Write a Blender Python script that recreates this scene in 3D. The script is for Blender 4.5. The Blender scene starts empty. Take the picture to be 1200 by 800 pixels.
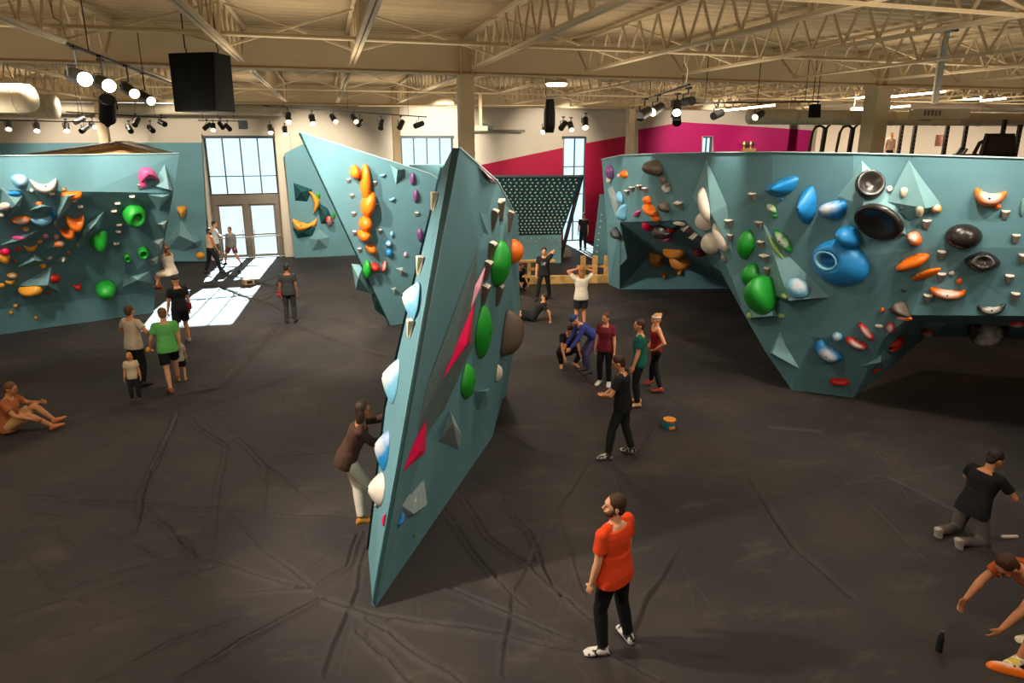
import bpy, bmesh, math, random
import numpy as np
from mathutils import Vector, Matrix, Euler
from mathutils.bvhtree import BVHTree
random.seed(7)
S = bpy.context.scene
COL = S.collection
# ------------------------------------------------------------------ camera
F, CX, CY = 730., 600., 340.
PITCH = math.atan(180/730); YAW = math.radians(16.3); EYE = 5.2
sp, cp, st, ct = math.sin(PITCH), math.cos(PITCH), math.sin(YAW), math.cos(YAW)
FW = Vector((st*cp, ct*cp, -sp)); RT = Vector((ct, -st, 0)); UP = Vector((st*sp, ct*sp, cp))
CAM = Vector((0, 0, EYE))
def ray(x, y): return FW + RT*((x-CX)/F) + UP*((CY-y)/F)
def gz(x, y, z=0.):                      # point of height z seen at a pixel of the photo
    d = ray(x, y); return CAM + d*((z-EYE)/d.z)
def at(x, y, D):                         # point at ground distance D along the view heading
    d = ray(x, y); return CAM + d*(D/(d.x*st+d.y*ct))
def aty(x, y, Y):
    d = ray(x, y); return CAM + d*(Y/d.y)
def gdist(x, y): p = gz(x, y); return p.x*st+p.y*ct
def proj(p):
    v = p-CAM; z = v.dot(FW); return Vector((CX+F*v.dot(RT)/z, CY-F*v.dot(UP)/z)), z
cam = bpy.data.cameras.new('camera'); co = bpy.data.objects.new('camera', cam); COL.objects.link(co)
cam.sensor_width = 36; cam.lens = 36*F/1200; cam.shift_y = -(400-CY)/1200; cam.clip_end = 300
M = Matrix((RT, UP, -FW)).transposed().to_4x4(); M.translation = CAM; co.matrix_world = M
S.camera = co
S.view_settings.view_transform = 'Standard'; S.view_settings.look = 'None'; S.view_settings.gamma = 1
S.view_settings.use_curve_mapping = False; S.view_settings.exposure = 0.0
# ------------------------------------------------------------------ materials
def lin(c): return tuple((v/255/12.92 if v/255 <= .04045 else ((v/255+.055)/1.055)**2.4) for v in c)+(1,)
MATS = {}
def mat(name, rgb, rough=.6, spec=.35, metal=0., noise=.12, scale=6., bump=0., bscale=40., rgb2=None, lo=.45, hi=.7, detail=4.):
    if name in MATS: return MATS[name]
    m = bpy.data.materials.new(name); m.use_nodes = True; nt = m.node_tree; N = nt.nodes; L = nt.links
    b = N['Principled BSDF']; b.inputs['Roughness'].default_value = rough; b.inputs['Metallic'].default_value = metal
    b.inputs['Specular IOR Level'].default_value = spec
    tc = N.new('ShaderNodeTexCoord'); nz = N.new('ShaderNodeTexNoise'); nz.inputs['Scale'].default_value = scale; nz.inputs['Detail'].default_value = detail
    L.new(tc.outputs['Object'], nz.inputs['Vector'])
    cr = N.new('ShaderNodeValToRGB'); c = lin(rgb)
    if rgb2: c2 = lin(rgb2); e = cr.color_ramp.elements; e[0].position = lo; e[1].position = hi; e[0].color = c; e[1].color = c2
    else:
        e = cr.color_ramp.elements; e[0].position = .25; e[1].position = .75
        e[0].color = tuple(v*(1-noise) for v in c[:3])+(1,); e[1].color = tuple(min(1, v*(1+noise)) for v in c[:3])+(1,)
    L.new(nz.outputs['Fac'], cr.inputs['Fac']); L.new(cr.outputs['Color'], b.inputs['Base Color'])
    if bump:
        n2 = N.new('ShaderNodeTexNoise'); n2.inputs['Scale'].default_value = bscale; n2.inputs['Detail'].default_value = 5
        L.new(tc.outputs['Object'], n2.inputs['Vector']); bp = N.new('ShaderNodeBump'); bp.inputs['Strength'].default_value = bump; bp.inputs['Distance'].default_value = .02
        L.new(n2.outputs['Fac'], bp.inputs['Height']); L.new(bp.outputs['Normal'], b.inputs['Normal'])
    MATS[name] = m; return m
def emis(name, rgb, strength):
    if name in MATS: return MATS[name]
    m = bpy.data.materials.new(name); m.use_nodes = True; b = m.node_tree.nodes['Principled BSDF']
    b.inputs['Base Color'].default_value = lin(rgb); b.inputs['Emission Color'].default_value = lin(rgb); b.inputs['Emission Strength'].default_value = strength
    MATS[name] = m; return m
def glass():
    m = bpy.data.materials.new('window_glass'); m.use_nodes = True; nt = m.node_tree; N = nt.nodes; L = nt.links
    N.remove(N['Principled BSDF']); t = N.new('ShaderNodeBsdfTransparent'); g = N.new('ShaderNodeBsdfGlossy'); g.inputs['Roughness'].default_value = .03
    t.inputs['Color'].default_value = (.9, .96, .97, 1)
    fr = N.new('ShaderNodeFresnel'); fr.inputs['IOR'].default_value = 1.3; mx = N.new('ShaderNodeMixShader')
    L.new(fr.outputs[0], mx.inputs[0]); L.new(t.outputs[0], mx.inputs[1]); L.new(g.outputs[0], mx.inputs[2]); L.new(mx.outputs[0], N['Material Output'].inputs['Surface'])
    return m
GLASS = glass()
# ------------------------------------------------------------------ mesh builder
def wm(o):
    b = Matrix.LocRotScale(o.location, o.rotation_euler, o.scale)
    return wm(o.parent) @ o.matrix_parent_inverse @ b if o.parent else b
class MB:
    def __init__(s): s.v = []; s.f = []
    def add(s, vs, fs):
        b = len(s.v); s.v += [Vector(v) for v in vs]; s.f += [tuple(b+i for i in f) for f in fs]; return s
    def box(s, lo, hi):
        x0, y0, z0 = lo; x1, y1, z1 = hi
        return s.add([(x0,y0,z0),(x1,y0,z0),(x1,y1,z0),(x0,y1,z0),(x0,y0,z1),(x1,y0,z1),(x1,y1,z1),(x0,y1,z1)],
                     [(0,3,2,1),(4,5,6,7),(0,1,5,4),(1,2,6,5),(2,3,7,6),(3,0,4,7)])
    def bar(s, a, b, w, h=None, up=(0,0,1)):           # rectangular bar from a to b
        a, b = Vector(a), Vector(b); d = (b-a).normalized(); h = w if h is None else h; up = Vector(up)
        if abs(d.dot(up)) > .98: up = Vector((0,1,0))
        x = d.cross(up).normalized(); y = x.cross(d)
        o = [x*(-w/2)+y*(-h/2), x*(w/2)+y*(-h/2), x*(w/2)+y*(h/2), x*(-w/2)+y*(h/2)]
        return s.add([a+q for q in o]+[b+q for q in o], [(3,2,1,0),(4,5,6,7),(0,1,5,4),(1,2,6,5),(2,3,7,6),(3,0,4,7)])
    def loft(s, rings, caps=True):
        b = len(s.v); n = len(rings[0])
        for r in rings: s.v += [Vector(p) for p in r]
        for i in range(len(rings)-1):
            for j in range(n):
                k = (j+1) % n; s.f.append((b+i*n+j, b+i*n+k, b+(i+1)*n+k, b+(i+1)*n+j))
        if caps: s.f.append(tuple(b+j for j in range(n-1, -1, -1))); s.f.append(tuple(b+(len(rings)-1)*n+j for j in range(n)))
        return s
    def tube(s, pts, r, n=8):
        pts = [Vector(p) for p in pts]; rs = r if isinstance(r, (list, tuple)) else [r]*len(pts); rings = []
        for i, p in enumerate(pts):
            d = (pts[min(i+1, len(pts)-1)]-pts[max(i-1, 0)]).normalized(); u = Vector((0,0,1)) if abs(d.z) < .95 else Vector((0,1,0))
            x = d.cross(u).normalized(); y = x.cross(d)
            rings.append([p+(x*math.cos(2*math.pi*k/n)+y*math.sin(2*math.pi*k/n))*rs[i] for k in range(n)])
        return s.loft(rings)
    def cone(s, a, b, ra, rb, n=10, capr=.999):             # rounded limb
        a, b = Vector(a), Vector(b); d = b-a; L = max(d.length, 1e-4); d = d/L
        pts = []; rs = []
        for t in (-.95, -.7, -.35): pts.append(a+d*ra*t*.98); rs.append(ra*math.sqrt(max(0, 1-t*t)))
        pts += [a, b]; rs += [ra, rb]
        for t in (.35, .7, .95): pts.append(b+d*rb*t*.98); rs.append(rb*math.sqrt(1-t*t))
        u = Vector((0,0,1)) if abs(d.z) < .95 else Vector((0,1,0)); x = d.cross(u).normalized(); y = x.cross(d)
        return s.loft([[p+(x*math.cos(2*math.pi*k/n)+y*math.sin(2*math.pi*k/n))*r for k in range(n)] for p, r in zip(pts, rs)])
    def ell(s, c, r, R=None, n=14, m=9):
        c = Vector(c); R = R or Matrix.Identity(3); rings = []
        for i in range(m):
            t = -math.pi/2+math.pi*(i+.5)/m*.998
            rings.append([c+R@Vector((r[0]*math.cos(t)*math.cos(2*math.pi*k/n), r[1]*math.cos(t)*math.sin(2*math.pi*k/n), r[2]*math.sin(t))) for k in range(n)])
        return s.loft(rings)
    def build(s, name, m, parent=None, smooth=False, bevel=0., kind=None, origin=None, fix=True, world=False):
        me = bpy.data.meshes.new(name); o0 = Vector(origin) if origin is not None else Vector((0,0,0))
        me.from_pydata([tuple(v-o0) for v in s.v], [], s.f); me.update()
        if fix or bevel:
            bm = bmesh.new(); bm.from_mesh(me)
            if bevel: bmesh.ops.bevel(bm, geom=list(bm.edges), offset=bevel, segments=2, affect='EDGES', profile=.6)
            if fix: bmesh.ops.recalc_face_normals(bm, faces=bm.faces)
            bm.to_mesh(me); bm.free()
        if smooth:
            me.polygons.foreach_set('use_smooth', [True]*len(me.polygons))
        me.materials.append(m); o = bpy.data.objects.new(name, me); COL.objects.link(o); o.location = o0
        if parent:
            o.parent = parent
            if world: o.matrix_parent_inverse = wm(parent).inverted()
        if kind: o['kind'] = kind
        return o
def tag(o, label=None, cat=None, group=None, kind=None):
    if label: o['label'] = label
    if cat: o['category'] = cat
    if group: o['group'] = group
    if kind: o['kind'] = kind
    return o
def empty(name, loc=(0,0,0), rot=(0,0,0), label=None, cat=None, group=None):
    o = bpy.data.objects.new(name, None); COL.objects.link(o); o.location = loc; o.rotation_euler = rot; o.empty_display_size = .2
    return tag(o, label, cat, group)
def dup(root, loc=None, rot=None, label=None, group=None):
    r = root.copy(); COL.objects.link(r)
    if loc is not None: r.location = loc
    if rot is not None: r.rotation_euler = rot
    if label: r['label'] = label
    if group: r['group'] = group
    for ch in list(root.children):
        c = ch.copy(); COL.objects.link(c); c.parent = r
        for g in list(ch.children):
            d = g.copy(); COL.objects.link(d); d.parent = c
    return r
# ------------------------------------------------------------------ palette
TEAL = mat('teal_wall_paint', (99,143,152), .72, .3, noise=.07, scale=1.3, bump=.35, bscale=260)
TEALV = mat('teal_volume_paint', (116,158,163), .6, .35, noise=.08, scale=3, bump=.3, bscale=220)
TEALD = mat('teal_dark_paint', (28,74,78), .6, .3, noise=.12, scale=3, bump=.2, bscale=120)
TEALE = mat('dark_green_edge', (22,52,50), .55, .4)
GREYT = mat('grey_teal_texture', (150,168,166), .55, .4, noise=.16, scale=14, bump=.6, bscale=60)
GREYD = mat('dark_grey_teal_texture', (98,116,116), .6, .35, noise=.14, scale=10, bump=.5, bscale=80)
WHITE = mat('warm_white_paint', (205,192,172), .75, .25, noise=.04, scale=.6)
CREAM = mat('cream_steel_paint', (200,180,145), .6, .3, noise=.06, scale=2)
DECK = mat('cream_deck_paint', (186,164,130), .7, .25, noise=.1, scale=.8)
MAGENTA = mat('magenta_paint', (190,24,104), .65, .3, noise=.05)
PINKW = mat('crimson_paint', (172,20,60), .65, .3, noise=.05)
BLACK = mat('black_metal', (22,21,20), .45, .4)
DARKM = mat('dark_frame_metal', (62,70,74), .5, .4)
TAUPE = mat('taupe_frame_paint', (122,112,98), .6, .3)
WOOD = mat('pine_wood', (216,172,104), .6, .3, rgb2=(190,138,72), scale=5)
PLY = mat('plywood_edge', (206,192,160), .7, .2)
TRIM = mat('pale_teal_edge', (176,200,198), .7, .2)
STEEL = mat('brushed_steel', (180,172,158), .35, .5, metal=.6)
DUCT = mat('cream_duct_paint', (206,192,164), .5, .4)
# ------------------------------------------------------------------ room shell
XL, XR, YB, YF, ZD = -24., 36., -9., 29.3, 7.2
def st_(mb, name, m, **k): o = mb.build(name, m, **k); o['kind'] = 'structure'; return o
# floor: padded flooring under a loose black cover, with its folds as real relief
FOLDS = [
 ([(0,724),(142,686),(252,665)],.03,.05),([(190,700),(285,693),(366,688)],.03,.04),([(209,795),(285,748),(375,700)],.045,.05),([(114,800),(200,752),(285,722)],.03,.05),
 ([(214,629),(228,653),(285,667),(366,688)],.04,.045),([(271,605),(313,648),(366,686)],.035,.04),([(370,686),(408,662),(420,624)],.035,.04),([(380,700),(450,724)],.045,.05),([(418,738),(450,768)],.03,.04),
 ([(214,486),(266,522),(256,577),(250,648)],.025,.04),([(278,513),(311,546),(370,591)],.025,.045),([(311,546),(309,600)],.025,.04),([(209,482),(190,529),(166,581),(157,624)],.045,.05),
 ([(28,581),(157,589),(285,600),(418,605)],.02,.05),([(171,596),(237,657)],.03,.045),([(59,494),(142,472),(209,463)],.03,.05),([(180,491),(252,467),(351,420)],.035,.05),
 ([(228,480),(330,445),(430,420)],.03,.05),([(123,627),(156,637),(195,658)],.025,.04),([(59,607),(85,640)],.02,.04),([(0,762),(95,742),(200,705)],.02,.05),
 ([(430,719),(549,736),(682,764)],.04,.05),([(501,679),(587,714),(667,748)],.035,.045),([(520,596),(563,657),(615,710)],.035,.045),([(544,586),(572,629),(620,662),(691,724)],.04,.045),
 ([(587,586),(620,624),(634,657),(658,700)],.035,.045),([(582,501),(630,529),(696,536)],.045,.05),([(615,505),(660,507),(715,524)],.025,.05),([(715,539),(753,572),(786,600)],.03,.045),
 ([(658,605),(686,695)],.02,.035),([(430,724),(515,781),(544,800)],.035,.045),([(430,743),(477,795)],.035,.045),([(739,750),(848,771)],.03,.04),([(715,767),(772,797)],.03,.04),([(558,558),(606,582)],.03,.045),
 ([(213,334),(260,337),(283,348),(320,358),(335,369)],.06,.08),([(260,321),(290,328),(318,336)],.06,.09),([(240,365),(290,352),(345,335)],.03,.06),([(316,358),(359,344),(410,332)],.06,.07),
 ([(335,369),(300,410),(255,455),(209,463)],.05,.07),([(338,372),(380,372),(440,384)],.05,.07),([(335,375),(270,395),(215,408)],.04,.07),([(340,380),(400,402),(452,418)],.04,.06),([(345,352),(380,345),(420,350)],.05,.07),
 ([(330,320),(322,345),(300,356)],.04,.07),([(190,345),(240,330),(300,322)],.03,.06),([(230,352),(270,346),(330,322)],.03,.06),([(240,420),(300,400),(345,385)],.03,.05),
 ([(610,350),(660,360),(740,352),(840,341)],.05,.08),([(600,345),(640,355)],.04,.07),([(600,395),(650,410),(700,455)],.03,.05),([(740,540),(770,500),(790,470)],.03,.04),([(760,455),(810,480),(850,500)],.025,.05),
 ([(830,470),(900,500),(960,505)],.03,.06),([(690,545),(660,590),(650,620)],.02,.04),([(430,640),(420,690),(380,790)],.025,.04),([(250,648),(180,660),(80,690)],.02,.05),([(20,640),(60,690),(120,720)],.018,.05),
 ([(720,545),(730,580)],.02,.03),([(800,640),(760,700),(740,748)],.02,.05),([(880,560),(930,640),(1000,700)],.018,.06),([(1040,560),(1120,600),(1180,660)],.018,.06),([(640,610),(600,700),(590,790)],.018,.05),
]
def floor_grid():
    rnd = random.Random(3)
    segs = []
    for pl, A, w in FOLDS:
        P = [gz(x, y) for x, y in pl]; Q = [P[0]]
        for a, b in zip(P[:-1], P[1:]):
            L = (b-a).length; n = max(2, int(L/.35)); nn = Vector((-(b-a).y, (b-a).x, 0)).normalized()
            for k in range(1, n+1): Q.append(a.lerp(b, k/n)+nn*rnd.uniform(-.03, .03)*(k < n))
        m = len(Q)
        for k in range(m-1): segs.append((Q[k], Q[k+1], A*1.9, w*1.15, (k+.5)/m))
    for _ in range(330):                              # fine random creases
        c = Vector((rnd.uniform(-9, 9), rnd.uniform(4.5, 24), 0)); a = rnd.uniform(0, 3.14); L = rnd.uniform(.4, 1.6)
        d = Vector((math.cos(a), math.sin(a), 0))*L; mid = c+Vector((rnd.uniform(-.15,.15), rnd.uniform(-.15,.15), 0))
        segs.append((c-d, mid, .008, .04, .4)); segs.append((mid, c+d, .008, .04, .6))
    def heights(X, Y):
        Z = .012*np.sin(X*1.7+1.3*np.sin(Y*.9))*np.sin(Y*1.3+np.sin(X*.7))
        Zf = np.zeros_like(Z)
        for a, b, A, w, t in segs:
            r = w*4; lo = (min(a.x, b.x)-r, min(a.y, b.y)-r); hi = (max(a.x, b.x)+r, max(a.y, b.y)+r)
            xi = np.searchsorted(X[0], [lo[0], hi[0]]); yi = np.searchsorted(Y[:,0], [lo[1], hi[1]])
            if xi[0] == xi[1] or yi[0] == yi[1]: continue
            sx = slice(*xi); sy = slice(*yi); x = X[sy, sx]; y = Y[sy, sx]; dx, dy = b.x-a.x, b.y-a.y; LL = dx*dx+dy*dy
            q = np.clip(((x-a.x)*dx+(y-a.y)*dy)/LL, 0, 1); ux = x-a.x-q*dx; uy = y-a.y-q*dy; D = np.hypot(ux, uy); sg = np.sign(ux*dy-uy*dx)
            tap = .35+.65*math.sin(math.pi*min(.97, max(.03, t)))
            ww = w*.62; vw = ww*(.5 if w < .066 else 1.1); A = A if w < .066 else A*1.25; z = A*tap*(.5*np.exp(-((D*sg-ww*1.0)/ww)**2)-1.15*np.exp(-(D/vw)**2))
            cur = Zf[sy, sx]; Zf[sy, sx] = np.where(np.abs(z) > np.abs(cur), z, cur)
        return Z+Zf
    xs1 = np.linspace(-9, 12, 900); ys1 = np.linspace(3.6, 14, 446); xs2 = np.linspace(-13, 14, 480); ys2 = np.linspace(14, 29.3, 272)
    V = []; Fc = []; off = 0
    def patch(xs, ys):
        nonlocal off
        X, Y = np.meshgrid(xs, ys); Z = heights(X, Y)
        ed = np.minimum(np.minimum(X-xs[0], xs[-1]-X), np.minimum(Y-ys[0], ys[-1]-Y)); Z = Z*np.clip(ed/.3, 0, 1)-0.0
        V.append(np.stack([X, Y, Z], -1).reshape(-1, 3)); ny, nx = X.shape
        i = (np.arange(ny-1)[:, None]*nx+np.arange(nx-1)[None]).reshape(-1)+off
        Fc.append(np.stack([i, i+1, i+nx+1, i+nx], -1)); off += nx*ny
    patch(xs1, ys1); patch(xs2, ys2)
    for x0, x1, y0, y1 in ((XL, -9, YB, 14), (12, XR, YB, 14), (-9, 12, YB, 3.6), (XL, -13, 14, YF), (14, XR, 14, YF)): 
        V.append(np.array([(x0,y0,0),(x1,y0,0),(x1,y1,0),(x0,y1,0)], float)); Fc.append(np.array([[off, off+1, off+2, off+3]])); off += 4
    V = np.concatenate(V); Fc = np.concatenate(Fc)
    me = bpy.data.meshes.new('floor'); me.vertices.add(len(V)); me.vertices.foreach_set('co', V.reshape(-1))
    me.loops.add(Fc.size); me.loops.foreach_set('vertex_index', Fc.reshape(-1)); me.polygons.add(len(Fc))
    me.polygons.foreach_set('loop_start', np.arange(len(Fc))*4); me.polygons.foreach_set('loop_total', np.full(len(Fc), 4)); me.polygons.foreach_set('use_smooth', np.ones(len(Fc), bool))
    me.update(calc_edges=True); o = bpy.data.objects.new('floor', me); COL.objects.link(o); o['kind'] = 'structure'
    m = mat('black_floor_cover', (46,42,41), .62, .3, rgb2=(68,59,54), lo=.42, hi=.8, scale=.55, detail=9, bump=.25, bscale=90)
    nt = m.node_tree; N = nt.nodes; L = nt.links; b = N['Principled BSDF']; base = b.inputs['Base Color'].links[0].from_socket
    # chalk dust: stretched pale smears
    tc = N.new('ShaderNodeTexCoord'); mp = N.new('ShaderNodeMapping'); mp.inputs['Scale'].default_value = (.6, 1.5, 1); mp.inputs['Rotation'].default_value = (0, 0, .6)
    n = N.new('ShaderNodeTexNoise'); n.inputs['Scale'].default_value = 1.5; n.inputs['Detail'].default_value = 10; n.inputs['Roughness'].default_value = .7
    r = N.new('ShaderNodeValToRGB'); r.color_ramp.elements[0].position = .55; r.color_ramp.elements[1].position = .85; r.color_ramp.elements[1].color = (.5,.5,.5,1)
    mx = N.new('ShaderNodeMix'); mx.data_type = 'RGBA'; mx.inputs['B'].default_value = lin((112,100,88))
    L.new(tc.outputs['Object'], mp.inputs['Vector']); L.new(mp.outputs[0], n.inputs['Vector']); L.new(n.outputs['Fac'], r.inputs['Fac']); L.new(r.outputs['Color'], mx.inputs['Factor'])
    L.new(base, mx.inputs['A']); L.new(mx.outputs['Result'], b.inputs['Base Color'])
    me.materials.append(m); return o
FLOOR = floor_grid()
# back wall with window openings
DX0, DX1 = -4.86, -2.08; HT = 5.2
OPEN = [(-4.86,-2.08,0.,5.2),(3.3,5.72,3.6,5.2),(11.2,12.42,.0,5.2),(18.95,19.55,3.9,5.2)]
wb = MB(); x = XL
for a, b, z0, z1 in OPEN:
    wb.box((x, YF, 0), (a, YF+.3, ZD)); wb.box((a, YF, z1), (b, YF+.3, ZD))
    if z0 > 0: wb.box((a, YF, 0), (b, YF+.3, z0))
    x = b
wb.box((x, YF, 0), (XR, YF+.3, ZD)); st_(wb, 'wall_back', WHITE)
st_(MB().box((XL-.3, YB, 0), (XL, YF+.3, ZD)), 'wall_left', WHITE); st_(MB().box((XR, YB, 0), (XR+.3, YF+.3, ZD)), 'wall_right', WHITE)
st_(MB().box((XL-.3, YB-.3, 0), (XR+.3, YB, ZD)), 'wall_rear', WHITE)
# upper white cladding band and pilaster beside the glass door
st_(MB().box((-2.02, YF-.35, 0), (-1.42, YF-.003, 5.6)), 'trim_1', WHITE)
st_(MB().box((-5.02, YF-.25, 0), (-4.88, YF-.003, 5.3)), 'trim_2', WHITE)
# corrugated roof deck
c = MB(); ys = np.arange(YB-.3, YF+.31, .075); pr = [0, .05, .05, 0]
row = []
for i, y in enumerate(ys): row.append((y, ZD+pr[i % 4]))
vs = []; fs = []
for y, z in row: vs += [(XL-.3, y, z), (XR+.3, y, z)]
for i in range(len(row)-1): fs.append((2*i, 2*i+1, 2*i+3, 2*i+2))
b0 = len(vs); vs += [(XL-.3, YB-.3, ZD+.25), (XR+.3, YB-.3, ZD+.25), (XL-.3, YF+.3, ZD+.25), (XR+.3, YF+.3, ZD+.25)]; fs.append((b0, b0+2, b0+3, b0+1))
c.add(vs, fs); st_(c, 'ceiling', DECK, fix=False)
# painted stripes on the back wall (flat paint)
def paint(pts, name, m, n=[0]):
    P = [aty(x, y, YF-.012) for x, y in pts]; Q = [p+Vector((0,.01,0)) for p in P]; k = len(P)
    mb = MB().add(P+Q, [tuple(range(k)), tuple(range(2*k-1, k-1, -1))]+[(i, k+i, k+(i+1) % k, (i+1) % k) for i in range(k)])
    return st_(mb, name, m)
paint([(560,194),(660,173),(660,330),(560,330)], 'trim_3', PINKW); paint([(685.5,168),(735,159),(735,300),(685.5,300)], 'trim_4', PINKW)
paint([(748,152),(800,143),(822.5,144.5),(822.5,260),(748,260)], 'trim_5', MAGENTA); paint([(836,145),(957,153),(957,260),(836,260)], 'trim_6', MAGENTA); paint([(822.5,144.5),(836,145),(836,159.5),(822.5,159.5)], 'trim_7', MAGENTA)
# windows
def window(name, x0, x1, z0, z1, vbars, hbars, w=.07, m=DARKM, y=YF+.1):
    f = MB(); f.box((x0, y, z0), (x0+w, y+.1, z1)); f.box((x1-w, y, z0), (x1, y+.1, z1)); f.box((x0+w, y, z1-w), (x1-w, y+.1, z1)); f.box((x0+w, y, z0), (x1-w, y+.1, z0+w))
    for v in vbars: f.box((v-w*.35, y+.01, z0+w), (v+w*.35, y+.09, z1-w))
    for h in hbars: f.box((x0+w, y+.02, h-w*.35), (x1-w, y+.08, h+w*.35))
    o = st_(f, name, m)
    g = MB().box((x0+w*.5, y+.045, z0+w*.5), (x1-w*.5, y+.055, z1-w*.5)).build('window_pane', GLASS, o); return o
W = DX1-DX0
window('window_1', DX0, DX1, 2.75, 5.2, [DX0+W*i/4 for i in (1,2,3)], [3.55])
window('window_2', 3.3, 5.72, 3.62, 5.2, [3.3+2.42*i/4 for i in (1,2,3)], [])
window('window_3', 11.2, 12.42, .02, 5.2, [11.83], [1.0,2.4,3.75])
window('window_4', 18.95, 19.55, 3.92, 5.2, [19.25], [])
# double glass door with taupe frame
d = empty('door_1', (-3.47, YF+.1, 0)); d['kind'] = 'structure'
fr = MB(); y0, y1 = -.06, .1
fr.box((-1.39,y0,0),(-1.17,y1,2.75)); fr.box((1.17,y0,0),(1.39,y1,2.75)); fr.box((-1.17,y0,2.35),(1.17,y1,2.75)); fr.box((-.11,y0,0),(.11,y1,2.35)); fr.build('door_frame', TAUPE, d)
for x0, x1 in ((-1.165,-.115),(.115,1.165)):
    l = MB(); l.box((x0,0,.02),(x0+.07,.06,2.34)); l.box((x1-.07,0,.02),(x1,.06,2.34)); l.box((x0+.07,0,2.26),(x1-.07,.06,2.34)); l.box((x0+.07,0,.02),(x1-.07,.06,.14)); l.box((x0+.07,0,.98),(x1-.07,.06,1.05))
    lo = l.build('door_leaf', TAUPE, d); MB().box((x0+.05,.025,.1),(x1-.05,.035,2.3)).build('door_pane', GLASS, lo)
    MB().tube([(x0+(.12 if x0 > 0 else .93), -.05, .95), (x0+(.12 if x0 > 0 else .93), -.05, 1.25)], .015).build('door_handle', STEEL, lo)
# ------------------------------------------------------------------ columns, beams, joists
Y1, Y2 = 13.3, 27.0; ZB = 6.43
CX_ = [-18.5, -7.8, 2.88, 13.59, 24.3]
def ibeam(name, Y, x0=XL, x1=XR, w=.3):
    b = MB(); b.box((x0, Y-w/2, ZB), (x1, Y+w/2, ZB+.025)); b.box((x0, Y-.015, ZB+.025), (x1, Y+.015, ZD-.03)); b.box((x0, Y-w/2, ZD-.03), (x1, Y+w/2, ZD-.005))
    return st_(b, name, CREAM)
for Y in (-.4, Y1, Y2): ibeam('roof_beam', Y)
for Y in (Y1, Y2):
    for X in CX_:
        w = .3 if X < 10 or Y > 20 else .42
        cmb = MB().box((X-w/2, Y-w/2, 0), (X+w/2, Y+w/2, ZB-.035)); col = st_(cmb, 'column', CREAM)
        MB().box((X-w/2-.05, Y-w/2-.05, ZB-.034), (X+w/2+.05, Y+w/2+.05, ZB-.002)).build('cap_plate', CREAM, col)
        st2 = MB()
        for sx in (-.12, .12): st2.box((X+sx-.01, Y-.15, ZB+.026), (X+sx+.01, Y+.15, ZD-.031))
        st2.build('stiffener', CREAM, col)
JX = [-1.3, .57, 2.88, 5.22, 7.42, 10.27]
JX = [JX[0]-2.1*i for i in range(10, 0, -1)]+JX+[10.27+2.4*i for i in range(1, 11)]
def joist_parts(Lg):
    zt, zb = .66, .04                             # heights above ZB
    t = MB(); bb = MB()
    for s in (-.035, .035): t.box((s-.028, .16, zt), (s+.028, Lg-.16, zt+.05)); bb.box((s-.025, .9, zb), (s+.025, Lg-.9, zb+.045))
    w = MB(); n = int((Lg-1.8)/.62); st0 = (Lg-1.8)/n; r = .012
    for i in range(n):
        ya = .9+i*st0; w.bar((0, ya, zb+.03), (0, ya+st0/2, zt+.01), .03); w.bar((0, ya+st0/2, zt+.01), (0, ya+st0, zb+.03), .03)
    w.bar((0, .9, zb+.03), (0, .2, zt+.01), .035); w.bar((0, Lg-.9, zb+.03), (0, Lg-.2, zt+.01), .035)
    return t, bb, w
proto = {}
for (Ya, Yb) in ((-.4, Y1), (Y1, Y2)):
    for X in JX:
        if (Ya, Yb) not in proto:
            r0 = empty('roof_joist', (X, Ya, ZB)); r0['kind'] = 'structure'
            t, bb, w = joist_parts(Yb-Ya)
            t.build('top_chord', CREAM, r0); bb.build('bottom_chord', CREAM, r0); w.build('web', CREAM, r0); proto[(Ya, Yb)] = r0
        else: dup(proto[(Ya, Yb)], (X, Ya, ZB))
# cross bridging between the joists
for (Ya, Yb) in ((-.4, Y1), (Y1, Y2)):
    for fr_ in (.42, .8):
        Y = Ya+(Yb-Ya)*fr_; b = MB()
        for a, c_ in zip(JX[:-1], JX[1:]):
            if fr_ == .42: b.bar((a, Y, ZB+.03), (c_, Y, ZB+.03), .035)
            b.bar((a+.03, Y-.02, ZB+.07), (c_-.03, Y-.02, ZB+.66), .032); b.bar((a+.03, Y+.03, ZB+.66), (c_-.03, Y+.03, ZB+.07), .032)
        st_(b, 'roof_bridging', CREAM)
# mezzanine floor and walls of the fitness deck behind the big wall
st_(MB().box((14.6, 11.4, 4.1), (XR, 27.5, 4.3)), 'floor_upper', mat('grey_rubber', (70,68,66), .8))
st_(MB().box((18.7, 21.0, 4.31), (XR, 21.2, ZD-.01)), 'wall_upper', WHITE)
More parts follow.
